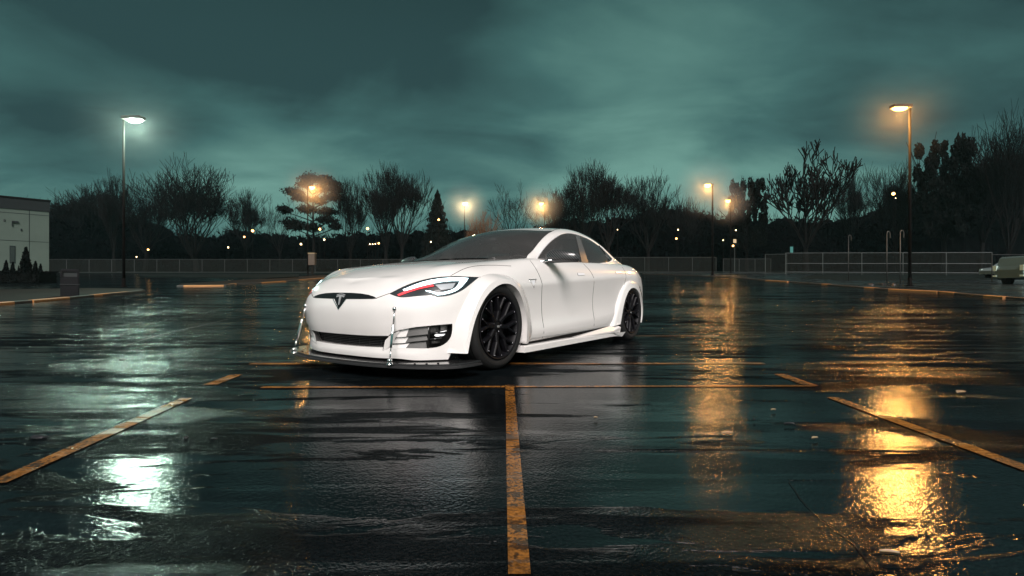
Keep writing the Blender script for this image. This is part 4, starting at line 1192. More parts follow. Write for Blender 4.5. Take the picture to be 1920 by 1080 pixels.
def tree(kind, name, px, ytop, wpx, Y, label, group=None, rot=0.0, mat=None, ybase=None):
    L = lib(kind)
    x = X(px, Y); zb = g(Y)+.1; h = Z(ytop, Y)-zb; w = wpx/F_*Y
    r = empty(name, (x, Y, zb), rot); r.scale = (w*.88, w*.88, h)
    tag(r, label, 'tree' if 'tree' in name else 'shrub', group)
    for i, part in ((0, 'trunk'), (1, 'crown')):
        key = 3+i
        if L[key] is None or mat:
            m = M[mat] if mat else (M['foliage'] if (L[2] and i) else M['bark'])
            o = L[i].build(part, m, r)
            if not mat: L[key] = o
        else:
            o = L[key].copy(); COL.objects.link(o); o.parent = r
    return r
def build_trees():
    G = 'trees beyond the far fence'
    T = tree
    T('tall','bare_tree',214,335,62,92,'slender bare tree rising just behind the pole of the white parking lot lamp',G,.4)
    T('oval','bare_tree',158,352,120,112,'low bare tree above the dark woods between the pale building and the white lamp',G,1.0)
    T('oval','bare_tree',272,362,96,104,'rounded bare tree between the white lamp pole and the widest bare tree',G,2.1)
    T('spread','bare_tree',368,321,150,96,'widest bare tree of the left side, fan of branches open down to the fence',G,.3)
    T('oval','bare_tree',466,368,78,112,'pale hazy rounded bare tree between the wide bare tree and the flat-topped pine',G,4.0)
    T('open','bare_tree',525,372,70,108,'small bare tree under the left limb of the flat-topped pine',G,.8)
    T('pine','pine_tree',587,320,148,94,'flat-topped pine with layered dark foliage behind the amber lamp',G,0)
    T('tall','bare_tree',657,342,66,98,'bare tree with a dense round head touching the right side of the pine',G,2.7)
    T('tall','bare_tree',724,325,92,100,'tall bare tree, left one of the close pair right of the pine',G,.2)
    T('oval','bare_tree',752,317,88,101,'tall bare tree, right one of the close pair beside the conifer',G,1.5)
    T('cone','conifer_tree',820,359,72,95,'dark conical conifer above the windscreen of the white car',G,0)
    T('bush','round_bush',905,402,74,90,'orange lit round bush beside the pale gold lamp above the car roof',None,0,'bark_lit')
    T('open','bare_tree',955,347,92,96,'small open bare tree standing between the two lamps above the car roof',G,3.1)
    T('oval','bare_tree',1052,352,74,104,'bare tree just right of the amber lamp above the car roof',G,5.0)
    T('tall','bare_tree',1093,322,92,100,'tall bare tree, left one of the pair above the side windows of the car',G,3.3)
    T('oval','bare_tree',1142,317,96,99,'tall bare tree, right one of the pair above the side windows of the car',G,2.2)
    T('tall','bare_tree',1215,335,86,104,'bare tree with a thin upright crown above the rear of the car',G,.9)
    T('bush','bare_tree',1275,372,90,110,'low bare tree left of the tall amber lamp behind the car',G,1.9)
    T('round','evergreen_tree',1400,336,84,98,'dense rounded evergreen right of the two neighbouring amber lamps',G,.5)
    T('knobby','knobby_tree',1512,284,168,90,'big pruned tree with thick knobby bare branches behind the metal rails',G,2.5)
    T('oval','bare_tree',1600,330,66,112,'faint slim bare tree just right of the knobby pruned tree',G,2.9)
    T('spread','bare_tree',1682,318,96,102,'bare tree left of the near amber lamp pole',G,4.4)
    T('round','evergreen_tree',1772,261,132,92,'tallest dark round-headed tree right of the near amber lamp pole',G,1.7)
    T('oval','bare_tree',1838,285,104,96,'bare tree between the round-headed tree and the right edge of the picture',G,.1)
    T('spread','bare_tree',1888,234,112,84,'tall bare tree at the far right edge, rising highest above the parked cars',G,2.0)
    # the wood behind reads as one dark mass
    prof = [(-1300,392),(40,384),(90,388),(150,384),(200,392),(250,408),(300,422),(340,440),(400,444),(440,432),(500,436),(560,446),(620,440),(690,438),(760,436),(840,432),(900,436),(960,434),(1010,424),(1060,410),(1130,414),(1190,402),(1250,390),(1310,396),(1350,410),(1420,414),(1470,410),(1560,414),(1630,400),(1680,378),(1730,366),(1800,350),(1870,344),(1960,336),(2100,334),(3200,350)]
    rnd = random.Random(8); B = MB()
    for lay, (Y, drop) in enumerate(((128, 0), (120, 14), (113, 34), (108, 58))):
        V0 = len(B.v); n = 760
        for i in range(n+1):
            px = -1300+4400*i/n; t = lerp([p[0] for p in prof], [p[1] for p in prof], px)+drop
            t += 9*noise.noise(Vector((px*.035, lay*3.1, 0)))+6*noise.noise(Vector((px*.11, lay, 5)))+3*rnd.random()
            yy = Y+2.5*noise.noise(Vector((px*.02, lay, 9)))
            zt = Z(t, Y)
            B.v += [(X(px, Y), yy, g(Y)), (X(px, Y), yy+1.0*rnd.random(), zt*.75), (X(px, Y), yy+1.5*rnd.random(), zt), (X(px, Y), yy+5, g(Y))]
        for i in range(n):
            a = V0+4*i
            B.f += [(a, a+4, a+5, a+1), (a+1, a+5, a+6, a+2), (a+2, a+6, a+7, a+3)]
        # twigs and leaf clumps over the outline
        for _ in range(7000):
            px = rnd.uniform(-60, 2140) if rnd.random() < .75 else rnd.uniform(-1300, 3100); t = lerp([p[0] for p in prof], [p[1] for p in prof], px)+drop
            zt = Z(t, Y)+rnd.gauss(0, 1.0)-abs(rnd.gauss(0, 1.6)); x = X(px, Y); y = Y-rnd.uniform(0, 3)
            ln = rnd.uniform(.5, 1.9); dx = rnd.gauss(0, .35)*ln
            B.bar((x, y, zt-ln), (x+dx, y+rnd.gauss(0,.4), zt+ln*.4), .06, .02, 3, False)
        C = MB(); cards(B, 2600, lambda: ((lambda q: ((X(q, Y), Y-rnd.uniform(0, 4), Z(lerp([p[0] for p in prof], [p[1] for p in prof], q)+drop+abs(rnd.gauss(0, 14)), Y)), 1))(rnd.uniform(-60, 2140))), .55, rnd)
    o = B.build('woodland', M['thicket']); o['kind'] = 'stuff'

# ---- lamps
def halo_mat(key='halo_mist', HALO_DENS=.010):
    m = bpy.data.materials.new(key); m.use_nodes = True; nt = m.node_tree; nt.nodes.clear(); N = nt.nodes.new; L = nt.links.new
    out = N('ShaderNodeOutputMaterial'); v = N('ShaderNodeVolumeScatter'); v.inputs['Color'].default_value = (.9,.9,.9,1)
    tc = N('ShaderNodeTexCoord'); ln = N('ShaderNodeVectorMath'); ln.operation = 'LENGTH'; L(tc.outputs['Object'], ln.inputs[0])
    mr = N('ShaderNodeMapRange'); mr.interpolation_type = 'SMOOTHSTEP'; mr.inputs['From Min'].default_value = 0; mr.inputs['From Max'].default_value = .98; mr.inputs['To Min'].default_value = HALO_DENS; mr.inputs['To Max'].default_value = 0
    L(ln.outputs['Value'], mr.inputs['Value']); L(mr.outputs[0], v.inputs['Density']); L(v.outputs[0], out.inputs['Volume']); M[key] = m
halo_mat('halo_mist', .0062); halo_mat('halo_mist_far', .055)  # scatter volume added only round each main lamp, to make its glow
def halo_ball(x, y, z, R):
    n, V, Fc = 20, [], []
    for i in range(11):
        a = -PI/2+PI*i/10
        for k in range(n): t = 2*PI*k/n; V.append((math.cos(a)*math.cos(t), math.cos(a)*math.sin(t), math.sin(a)))
    for i in range(10):
        for k in range(n): Fc.append((i*n+k, i*n+(k+1) % n, (i+1)*n+(k+1) % n, (i+1)*n+k))
    o = mesh_obj('halo_mist', V, Fc, M['halo_mist' if y < 40 else 'halo_mist_far']); o.location = (x, y, z); o.scale = (R, R, R); o['kind'] = 'stuff'
def lamp(px, hx, hy, py_base, Y, col, power, label, lens, big=True, side=1, rr=.12):
    x = X(px, Y); z0 = g(Y)+(.10 if py_base else .1); zt = Z(hy, Y)
    r = empty('street_lamp', (x, Y, z0)); tag(r, label, 'street lamp', 'lamps around the parking lot')
    h = zt-z0
    MB().bar((0,0,-.02), (0,0,.05), rr*2.2, rr*2.2, 10).bar((0,0,.05), (0,0,.45), rr*1.35, rr*1.1, 10).build('base', M['pole_dark'], r)
    MB().bar((0,0,.0), (0,0,h+.16), rr*.95, rr*.72, 10).build('pole', M['pole_dark'], r, True)
    hd = MB(); sx = .5*side
    arm = (hx-px)/F_*Y
    hd.box((0 if side > 0 else arm-.42, -.20, h+.10), (arm+.42 if side > 0 else 0, .20, h+.26)) if big else hd.box((min(0, arm)-.12, -.15, h+.10), (max(0, arm)+.12, .15, h+.20))
    hdo = hd.build('lamp_head', M['lamp_metal'], r)
    # bowl shaped lens
    n, V, Fc = 16, [], []
    for i in range(6):
        a = i/5*PI/2; rr_ = math.cos(a); zz = h+.098-.20*math.sin(a)
        sc_ = 1.0 if Y < 40 else 1.45
        for k in range(n): t = 2*PI*k/n; V.append((arm+(.40 if Y < 40 else .36)*rr_*math.cos(t), (.22 if Y < 40 else .36)*rr_*math.sin(t), h+.098-(.15 if Y < 40 else .34)*math.sin(a)))
    for i in range(5):
        for k in range(n): Fc.append((i*n+k, i*n+(k+1) % n, (i+1)*n+(k+1) % n, (i+1)*n+k))
    mesh_obj('lens', V, Fc, M[lens], hdo)
    ld = bpy.data.lights.new('lamp_light', 'POINT'); ld.energy = power; ld.color = col; ld.shadow_soft_size = .26
    lo = bpy.data.objects.new('lamp_light', ld); COL.objects.link(lo); lo.parent = r; lo.location = (arm, .14, h-.30)
    halo_ball(X(hx, Y), Y, z0+h-.15, 3.6 if Y < 40 else 4.6)
AMB = (1,.46,.11)
def build_lamps():
    lamp(232, 253, 228, 542, 26.5, (.68,1,.80), 2500, 'tall parking lot lamp with a white-green light on the left', 'lens_white', True, 1, .075)
    lamp(1706, 1687, 206, 538, 27.5, AMB, 2600, 'nearest amber parking lot lamp, tall pole on the right', 'lens_amber', True, -1, .085)
    lamp(577, 585, 352, 515, 70, AMB, 1700, 'amber lamp in front of the flat-topped pine beside the cabinet', 'lens_amber', False, 1, .10)
    lamp(871, 872, 382, 513, 82, (1,.72,.36), 2400, 'pale gold lamp above the windscreen of the white car', 'lens_pale', False, 1, .09)
    lamp(1021, 1015, 382, 513, 84, (1,.55,.18), 2600, 'amber lamp above the roof of the white car', 'lens_amber', False, -1, .09)
    lamp(1336, 1327, 348, 511, 62, AMB, 1050, 'taller one of the two neighbouring amber lamps right of the car', 'lens_amber', False, -1, .12)
    lamp(1370, 1365, 377, 510, 84, AMB, 1100, 'shorter one of the two neighbouring amber lamps right of the car', 'lens_amber', False, -1, .10)
    far = [(1648,370,3.0,'far lamp glowing among the trees left of the near amber lamp pole',0),(493,437,2.4,'far lamp upper right of three glowing dots left of the pine',0),(478,448,1.6,'far lamp middle one of three glowing dots left of the pine',0),(449,467,1.4,'far lamp lowest of three glowing dots left of the pine',1),
           (305,471,1.6,'far lamp glowing under the widest bare tree',0),(284,484,1.0,'tiny far lamp low at the left, next to the fence top',1),(580,461,1.8,'far lamp glowing right above the tan cabinet',1),(614,434,2.2,'far lamp upper of two dots right of the pine trunk',0),(622,453,1.6,'far lamp lower of two dots right of the pine trunk',1),
           (700,433,2.4,'far lamp between the pine and the tall bare pair',0),(704,461,1.1,'far small light, first from the left in the row of four',1),(709,461,1.1,'far small light, second from the left in the row of four',1),(714,460.5,1.1,'far small light, third from the left in the row of four',1),(720,459.5,1.7,'far light, brightest right end of the row of four',0),
           (828,417,1.9,'far lamp upper dot in front of the dark conifer',0),(814,457,1.3,'far lamp lower dot at the foot of the dark conifer',1),(1259,435,1.2,'far lamp upper of two dots behind the rear of the car',1),(1256,451,1.7,'far lamp lower of two dots behind the rear of the car',0),(1150,435,.9,'tiny white far lamp above the roofline of the car',1),
           (1340,454,1.0,'tiny far lamp beside the pole of the taller amber lamp',1),(1363,436,1.2,'far lamp upper dot under the shorter amber lamp',1),(1358,464,1.8,'far lamp lower dot under the shorter amber lamp',0),(1652,378,.8,'tiny far lamp just under the glowing one in the right hand trees',1)]
    for px, py, s, lab, pale in far:
        Y = 88 if py > 400 else 92
        x = X(px, Y); z0 = g(Y)+.1; z = Z(py, Y)
        r = empty('distant_lamp', (x, Y-3.5, z0)); tag(r, lab, 'lamp', 'small lamps glowing at the edge of the wood')
        hh = z-z0
        MB().bar((0,0,0), (0,0,hh), .035, .03, 6).build('pole', M['pole_dark'], r)
        n = 10; V = []; Fc = []; R = .085*s
        for i in range(7):
            a = -PI/2+PI*i/6
            for k in range(n): t = 2*PI*k/n; V.append((R*math.cos(a)*math.cos(t), R*math.cos(a)*math.sin(t), hh+R*math.sin(a)))
        for i in range(6):
            for k in range(n): Fc.append((i*n+k, i*n+(k+1) % n, (i+1)*n+(k+1) % n, (i+1)*n+k))
        mesh_obj('globe', V, Fc, M['far_glow_pale' if pale else 'far_glow'], r)

# ---- fences
def chain_mat():
    m = bpy.data.materials.new('chain_link'); m.use_nodes = True; nt = m.node_tree; nt.nodes.clear(); N = nt.nodes.new; L = nt.links.new
    out = N('ShaderNodeOutputMaterial'); mix = N('ShaderNodeMixShader'); tr = N('ShaderNodeBsdfTransparent'); df = N('ShaderNodeBsdfDiffuse'); df.inputs[0].default_value = (.018,.020,.018,1)
    tc = N('ShaderNodeTexCoord'); fac = []
    for rz in (PI/4, -PI/4):
        mp = N('ShaderNodeMapping'); mp.inputs['Rotation'].default_value = (0, rz, 0); L(tc.outputs['Object'], mp.inputs[0])
        wv = N('ShaderNodeTexWave'); wv.inputs['Scale'].default_value = 5.0; L(mp.outputs[0], wv.inputs['Vector'])
        gt = N('ShaderNodeMath'); gt.operation = 'GREATER_THAN'; gt.inputs[1].default_value = .86; L(wv.outputs['Fac'], gt.inputs[0]); fac.append(gt.outputs[0])
    mx = N('ShaderNodeMath'); mx.operation = 'MAXIMUM'; L(fac[0], mx.inputs[0]); L(fac[1], mx.inputs[1])
    L(mx.outputs[0], mix.inputs[0]); L(tr.outputs[0], mix.inputs[1]); L(df.outputs[0], mix.inputs[2]); L(mix.outputs[0], out.inputs[0]); M['chain_link'] = m
chain_mat()
def fence(name, A, B, h, step, label, mat, chain=True, rails=(1.0,), r=.03, hb=None, cat='fence'):
    A = Vector(A); B = Vector(B); Ln = (B-A).length; n = max(1, round(Ln/step)); root = empty(name, (A.x, A.y, g(A.y)+.1)); tag(root, label, cat)
    def P(t, z, hh): 
        q = A.lerp(B, t); return (q.x-A.x, q.y-A.y, g(q.y)-g(A.y)+z*hh)
    hb = h if hb is None else hb
    for i in range(n+1):
        t = i/n; hh = h+(hb-h)*t; MB().bar(P(t, 0, hh), P(t, 1.0, hh), r, r, 6).build('post', mat, root)
    for z in rails:
        b = MB()
        for i in range(n): b.bar(P(i/n, z, h+(hb-h)*i/n), P((i+1)/n, z, h+(hb-h)*(i+1)/n), r*.75, r*.75, 6)
        b.build('rail', mat, root)
    if chain:
        V = [P(0, .02, h), P(1, .02, hb), P(1, .99, hb), P(0, .99, h)]; nn = []
        V = []; 
        for i in range(n+1): hh = h+(hb-h)*i/n; V += [P(i/n, .02, hh), P(i/n, .99, hh)]
        mesh_obj('chain_mesh', V, [(2*i, 2*i+2, 2*i+3, 2*i+1) for i in range(n)], M['chain_link'], root, None, False)
    return root
def build_fences():
    ga = M['galvanised']
    Yf = 86
    fence('chain_link_fence', (X(40,Yf), Yf), (X(845,Yf), Yf), 2.25, 3.9, 'long low chain link fence along the far left edge of the lot', ga, True, (1.0,.03), .045)
    fence('chain_link_fence', (X(850,Yf), Yf), (X(1345,Yf), Yf+.5), 2.6, 4.2, 'chain link fence seen behind the rear of the white car', ga, True, (1.0,.03), .045)
    fence('chain_link_fence', (X(1347,Yf), Yf-2), (X(1434,Yf), Yf-2), 2.3, 3.0, 'short chain link fence between the pair of amber lamps and the pale rails', ga, True, (1.0,.03), .045)
    # pale pipe rail fence on the right, coming nearer to the right
    YA, YB = 66, 58
    fence('railing', (X(1473,YA), YA), (X(1860,YB), YB), Z(474.5,YA)-g(YA)-.1, 4.3, 'pale three-rail metal railing in front of the dark wood on the right', M['rail_pale'], True, (1.0,.52,.12), .042, Z(473.5,YB)-g(YB)-.1)
    fence('railing', (X(1435,74), 74), (X(1475,72), 72), Z(477,74)-g(74)-.1, 2.6, 'short narrow railing bay at the left end of the pale railing', M['rail_pale'], True, (1.0,.03), .045)
    fence('railing', (X(1860,33), 33), (X(1990,33), 33), Z(477.5,33)-g(33)-.1, 5.0, 'nearer grey rail with one tall post in front of the parked cars', M['galvanised'], False, (1.0,.44), .028)
    # slim posts with hooked heads
    for px, yt, yb, lab in ((1591,444,528,'slim dark post with hooked head, leftmost of the three behind the railing'),(1663,438,534,'slim dark post with hooked head, middle one of the three'),(1688,436.5,537,'slim dark post with hooked head closest to the amber lamp pole')):
        x, Y = at(px, yb); z0 = g(Y)+.1; h = Z(yt, Y)-z0
        r = empty('slim_post', (x, Y, z0)); tag(r, lab, 'post', 'slim hooked posts beside the near amber lamp')
        MB().bar((0,0,0), (0,0,h), .030, .024, 8).build('pole', ga, r, True)
        b = MB(); pts = [(0,0,h-.02),(.02,0,h+.09),(.09,0,h+.14),(.17,0,h+.10),(.20,0,h-.02),(.20,0,h-.28)]
        for p, q in zip(pts, pts[1:]): b.bar(p, q, .028, .028, 6)
        b.build('hook', ga, r)
def build_bits():
    # pale building
    YA = 46; A = Vector((X(92,YA), YA)); B0 = Vector((X(0,43.6), 43.6)); d = (B0-A).normalized(); nrm = Vector((-d.y, d.x))
    if nrm.y > 0: nrm = -nrm
    back = -nrm; zt = Z(378, YA); z0 = g(40)-.6; Ln = 16
    r = empty('building', (A.x, A.y, 0)); tag(r, 'pale flat-roofed building with dark parapet at the left edge', 'building')
    ang = math.atan2(d.y, d.x)
    def loc(u, w, z): return (d.x*u+back.x*w, d.y*u+back.y*w, z)
    def bx(name, u0, u1, w0, w1, za, zb, mat):
        V = [loc(u, w, z) for z in (za, zb) for u, w in ((u0,w0),(u1,w0),(u1,w1),(u0,w1))]
        return mesh_obj(name, V, [(0,3,2,1),(4,5,6,7),(0,1,5,4),(1,2,6,5),(2,3,7,6),(3,0,4,7)], mat, r, None, False)
    zp = Z(397.5, YA)
    wall = bx('wall', 0, Ln, 0, 14, z0, zp, M['wall_render'])
    bx('parapet', -.06, Ln, -.06, 14.1, zp+.003, zt, M['parapet']); bx('roof_cap', -.12, Ln, -.12, 14.2, zt+.003, zt+.13, M['flat_black'])
    for z in (Z(454.5, YA), zp-.35): bx('wall_joint', .02, Ln, -.012, .01, z-.02, z+.02, M['parapet'])
    def uu(px):  # distance along the wall of a picture column
        k = (px-960)/F_
        return (k*A.y-A.x)/(d.x-k*d.y)
    for px in (55, -40): u = uu(px); bx('wall_joint', u-.02, u+.02, -.013, .01, z0, zp, M['parapet'])
    u0, u1 = uu(27.5), uu(19.5); Yw = A.y+d.y*u0
    fr = bx('window', u0-.05, u1+.05, -.03, .05, Z(494,Yw), Z(461,Yw), M['parapet']); bx('pane', u0, u1, -.045, .0, Z(492,Yw), Z(463,Yw), M['window_dark']).parent = fr
    u0, u1 = uu(34), uu(22); Yw = A.y+d.y*u0
    fx = bx('wall_fixture', u0, u1, -.12, -.014, Z(418,Yw), Z(415,Yw), M['parapet']); bx('fixture_box', u0+.35, u1, -.10, -.014, Z(425,Yw), Z(418.2,Yw), M['parapet'])
    for px, py in ((40,431),(8,413)):
        u = uu(px); Yw = A.y+d.y*u; bx('wall_socket', u-.05, u+.05, -.05, -.014, Z(py+2,Yw), Z(py-2,Yw), M['parapet' if px > 20 else 'bin_grey'])
    r2 = r
    # hedge
    Yh = 36.5; rnd = random.Random(3); C = MB()
    xa, xb = X(-60,Yh), X(92,Yh); zb = g(Yh); zt_ = Z(508.5, Yh)
    C.box((xa, Yh-.7, zb), (xb-.1, Yh+.7, zt_-.1))
    cards(C, 5200, lambda: ((rnd.uniform(xa, xb), Yh+rnd.choice((-1,1))*.72+rnd.gauss(0,.04) if rnd.random() < .6 else Yh+rnd.uniform(-.7,.7), rnd.uniform(zb, zt_) if rnd.random() < .6 else zt_-.06+rnd.gauss(0,.03)), 1), .07, rnd)
    tag(C.build('hedge', M['hedge_leaf']), 'clipped dark box hedge along the foot of the pale building', 'hedge')
    for px, yt, w, lab in ((11.5,489.5,13,'small cone shrub at the left edge above the hedge'),(24,493,12,'small cone shrub under the slit window'),(35,499,6,'smallest cone shrub between the slit window and the tall shrub'),(48.5,466,21,'tall pointed cypress shrub above the hedge'),(66.5,491,13,'cone shrub right of the tall cypress shrub'),(76,496,11,'low rounded shrub at the right end of the hedge')):
        Y = 38.3; w_ = w/F_*Y; z0_ = g(Y); hh = Z(yt, Y)-z0_
        L = LIB.setdefault('minicone', [*cone_mesh(9, 2600, .5, .085), True, None, None])
        s = empty('cone_shrub', (X(px, Y), Y, z0_)); s.scale = (w_*1.25, w_*1.25, hh); tag(s, lab, 'shrub', 'cone shrubs behind the hedge')
        for i, nm in ((0,'trunk'),(1,'crown')):
            if L[3+i] is None: o = L[i].build(nm, M['bark'] if i == 0 else M['hedge_leaf'], s); L[3+i] = o
            else: o = L[3+i].copy(); COL.objects.link(o); o.parent = s
    # litter bin
    x, Y = at(131, 557.5); z0 = g(Y)
    r = empty('litter_bin', (x, Y, z0), .72); tag(r, 'black litter bin with arched hood beside the left kerb', 'litter bin')
    s = Y/F_
    w = 27*s; H = 53*s
    prism('body', [(-w/2,0),(w/2,0),(w/2,H*.72),(-w/2,H*.72)], -.20, .20, M['bin_black'], r, lambda u, v, q: (u, q, v), False, .03)
    fr = [(-w/2,H*.72),(-w/2,H*.93),(-w*.42,H),(w*.42,H),(w/2,H*.93),(w/2,H*.72),(w*.38,H*.72),(w*.38,H*.90),(-w*.38,H*.90),(-w*.38,H*.72)]
    prism('hood', fr, -.20, .20, M['bin_black'], r, lambda u, v, q: (u, q, v), False, .006)
    prism('flap', [(-w*.375,H*.725),(w*.375,H*.725),(w*.375,H*.895),(-w*.375,H*.895)], -.15, -.13, M['bin_grey'], r, lambda u, v, q: (u, q, v))
    b = MB(); b.box((-w/2-.02,-.225,H*.44), (w/2+.02,-.203,H*.46)); b.build('band', M['bin_grey'], r)
    # tan cabinet on a stand
    Y = 68; x = X(585.5, Y); z0 = g(Y)+.1; r = empty('utility_cabinet', (x, Y, z0)); tag(r, 'tan utility cabinet with bright lid on a dark stand beside the amber lamp', 'utility cabinet')
    za, zb_ = Z(497,Y)-z0, Z(476,Y)-z0
    MB().box((-.42,-.3,za), (.42,.3,zb_)).build('cabinet_box', M['cabinet'], r)
    b = MB()
    for i in range(5): b.box((-.36+.16*i,-.315,za+.05), (-.30+.16*i,-.303,zb_-.08))
    b.build('door_ribs', M['cabinet'], r)
    MB().box((-.46,-.34,zb_+.003), (.46,.34,zb_+.13)).build('lid', M['cabinet_lid'], r)
    b = MB(); b.box((-.12,-.12,0), (.12,.12,za-.003)); b.box((-.3,-.25,0), (.3,.25,.12)); b.build('stand', M['soil'], r)
    # small signs
    Y = 74; x = X(1377.5, Y); z0 = g(Y)+.1; r = empty('sign_post', (x, Y, z0)); tag(r, 'small tan square sign on a thin post under the shorter amber lamp', 'sign')
    MB().bar((0,0,0), (0,0,Z(457,Y)-z0), .035, .035, 6).build('post', M['rail_pale'], r); MB().box((-.22,-.05,Z(455.5,Y)-z0), (.22,-.035,Z(448.5,Y)-z0)).build('sign_plate', M['sign_tan'], r)
    Y = 76; x = X(1484, Y); z0 = g(Y)+.1; r = empty('sign_post', (x, Y, z0)); tag(r, 'narrow teal sign standing behind the left end of the pale railing', 'sign')
    MB().bar((0,0,0), (0,0,Z(474,Y)-z0), .04, .04, 6).build('post', M['pole_dark'], r); MB().box((-.22,-.05,Z(473.5,Y)-z0), (.22,-.03,Z(462.5,Y)-z0)).build('sign_plate', M['sign_teal'], r)
    # litter on the wet ground
    def leaf(px, py, ln, wd, mat, rot, lab, nm='fallen_leaf', lift=.002, cat='leaf'):
        x, y = at(px, py); V = []; n = 7
        for i in range(n+1):
            t = i/n; w_ = wd*math.sin(PI*min(.97, max(.04, t)))**.8*(1-.2*t); zz = lift*(1-abs(2*t-1))+.006
            V += [((t-.5)*ln, -w_/2, zz+.006), ((t-.5)*ln, 0, zz), ((t-.5)*ln, w_/2, zz+.008)]
        F = [q for i in range(n) for q in ((3*i,3*i+3,3*i+4,3*i+1),(3*i+1,3*i+4,3*i+5,3*i+2))]
        o = mesh_obj(nm, V, F, M[mat]); o.location = (x, y, g(y)+.004); o.rotation_euler = (0, 0, rot); tag(o, lab, cat)
    leaf(1802,738.5,.10,.05,'leaf_pale',.5,'pale fallen leaf farthest right beside the amber reflection')
    leaf(1450,773,.03,.015,'leaf_pale',.2,'small pale leaf, farthest of those right of the centre line')
    leaf(1364,817,.05,.022,'leaf_pale',.1,'pale leaf between the centre line and the small dark leaf')
    leaf(1528,827,.035,.018,'leaf_pale',.3,'small pale leaf left of the big amber reflection')
    leaf(1668,1046,.045,.012,'leaf_pale',-.2,'narrow bright leaf at the very front right of the lot')
    leaf(1480,800,.05,.02,'leaf_dark',0,'small dark leaf in the wet area right of the centre line')
    leaf(1414,792,.02,.012,'leaf_dark',.6,'tiny dark leaf just left of the other dark leaf')
    leaf(1117,788,.02,.010,'leaf_pale',.1,'tiny pale leaf just right of the centre line')
    def stone(px, py, sx, sy, sz, lab, nm='debris_lump'):
        x, y = at(px, py); b3 = bmesh.new(); bmesh.ops.create_icosphere(b3, subdivisions=2, radius=1)
        for v in b3.verts:
            k = 1+.35*noise.noise(v.co*1.7+Vector((px, 0, 0))); v.co = Vector((v.co.x*sx*k, v.co.y*sy*k, max(-.2*sz, v.co.z*sz*k)))
        me = bpy.data.meshes.new(nm); b3.to_mesh(me); b3.free(); me.materials.append(M['leaf_dark']); o = bpy.data.objects.new(nm, me); COL.objects.link(o); o.location = (x, y, g(y)+sz*.2); tag(o, lab, 'debris')
    stone(74,821,.038,.02,.014,'flat dark scrap lying near the left yellow line')
    stone(349,822,.011,.010,.010,'small round dark lump right of the white reflection')
    stone(402,823,.014,.008,.005,'flat dark scrap just right of the small round lump')
    stone(230,675,.03,.02,.012,'dark scrap in the middle of the white-green reflection')
    for i, (px, py) in enumerate(((1655,536),(1633,537),(1675,536.5))): stone(px, py, .18, .18, .16, ('dark lump on the pavement between the hooked posts','leftmost dark lump on the pavement near the hooked posts','rightmost dark lump on the pavement near the amber lamp pole')[i])
def far_car(name, x, Y, ry, prof, glass, Lw, paint, label, wheels, H, lamps=None):
    r = empty(name, (x, Y, g(Y)+.0), ry); tag(r, label, 'car')
    bm = bmesh.new(); W = .9; rings = []
    for yy, k in ((-W, .90), (-W, .955), (-W*.93, 1.0), (0, 1.015), (W*.93, 1.0), (W, .955), (W, .90)):
        rings.append([bm.verts.new((u*(.985 if abs(yy) == W and k < .95 else 1), yy*(1 if v < .95 else (.86 if abs(yy) > .5 else 1)), v if k > .95 or v < .5 else v*.985)) for u, v in prof])
    n = len(prof)
    for a, b in zip(rings, rings[1:]):
        for i in range(n): bm.faces.new((a[i], a[(i+1) % n], b[(i+1) % n], b[i]))
    bm.faces.new(rings[0][::-1]); bm.faces.new(rings[-1]); bmesh.ops.recalc_face_normals(bm, faces=bm.faces)
    me = bpy.data.meshes.new('body'); bm.to_mesh(me); bm.free(); me.materials.append(paint); o = bpy.data.objects.new('body', me); COL.objects.link(o); o.parent = r
    for gpoly in glass:
        for sd in (-1, 1):
            V = [(u, sd*(W*.90+.004) if v > 1.0 else sd*(W+.003), v) for u, v in gpoly]
            V = [(u, sd*(W*(.955 if v < 1.05 else .865)+.008), v) for u, v in gpoly]
            mesh_obj('side_window', V, [tuple(range(len(V)))], M['window_dark'], o, None, False)
    for wx in wheels:
        for sd in (-1, 1):
            w = lathe('wheel', [(0,.10*sd),(.20,.11*sd),(.22,.12*sd),(.32,.11*sd),(.34,.04*sd),(.34,-.1*sd)], M['tyre'], r, 24, 'y'); w.location = (wx, sd*.80, .34)
            lathe('rim', [(0,.125*sd),(.19,.128*sd),(.20,.118*sd)], M['galvanised'], w, 20, 'y')
    for (u, v, a, b_, mt) in (lamps or []):
        for sd in (-1, 1): MB().box((u-a, sd*.80-.10, v-b_), (u+a, sd*.80+.12, v+b_)).build('lamp', M[mt], r)
    return r
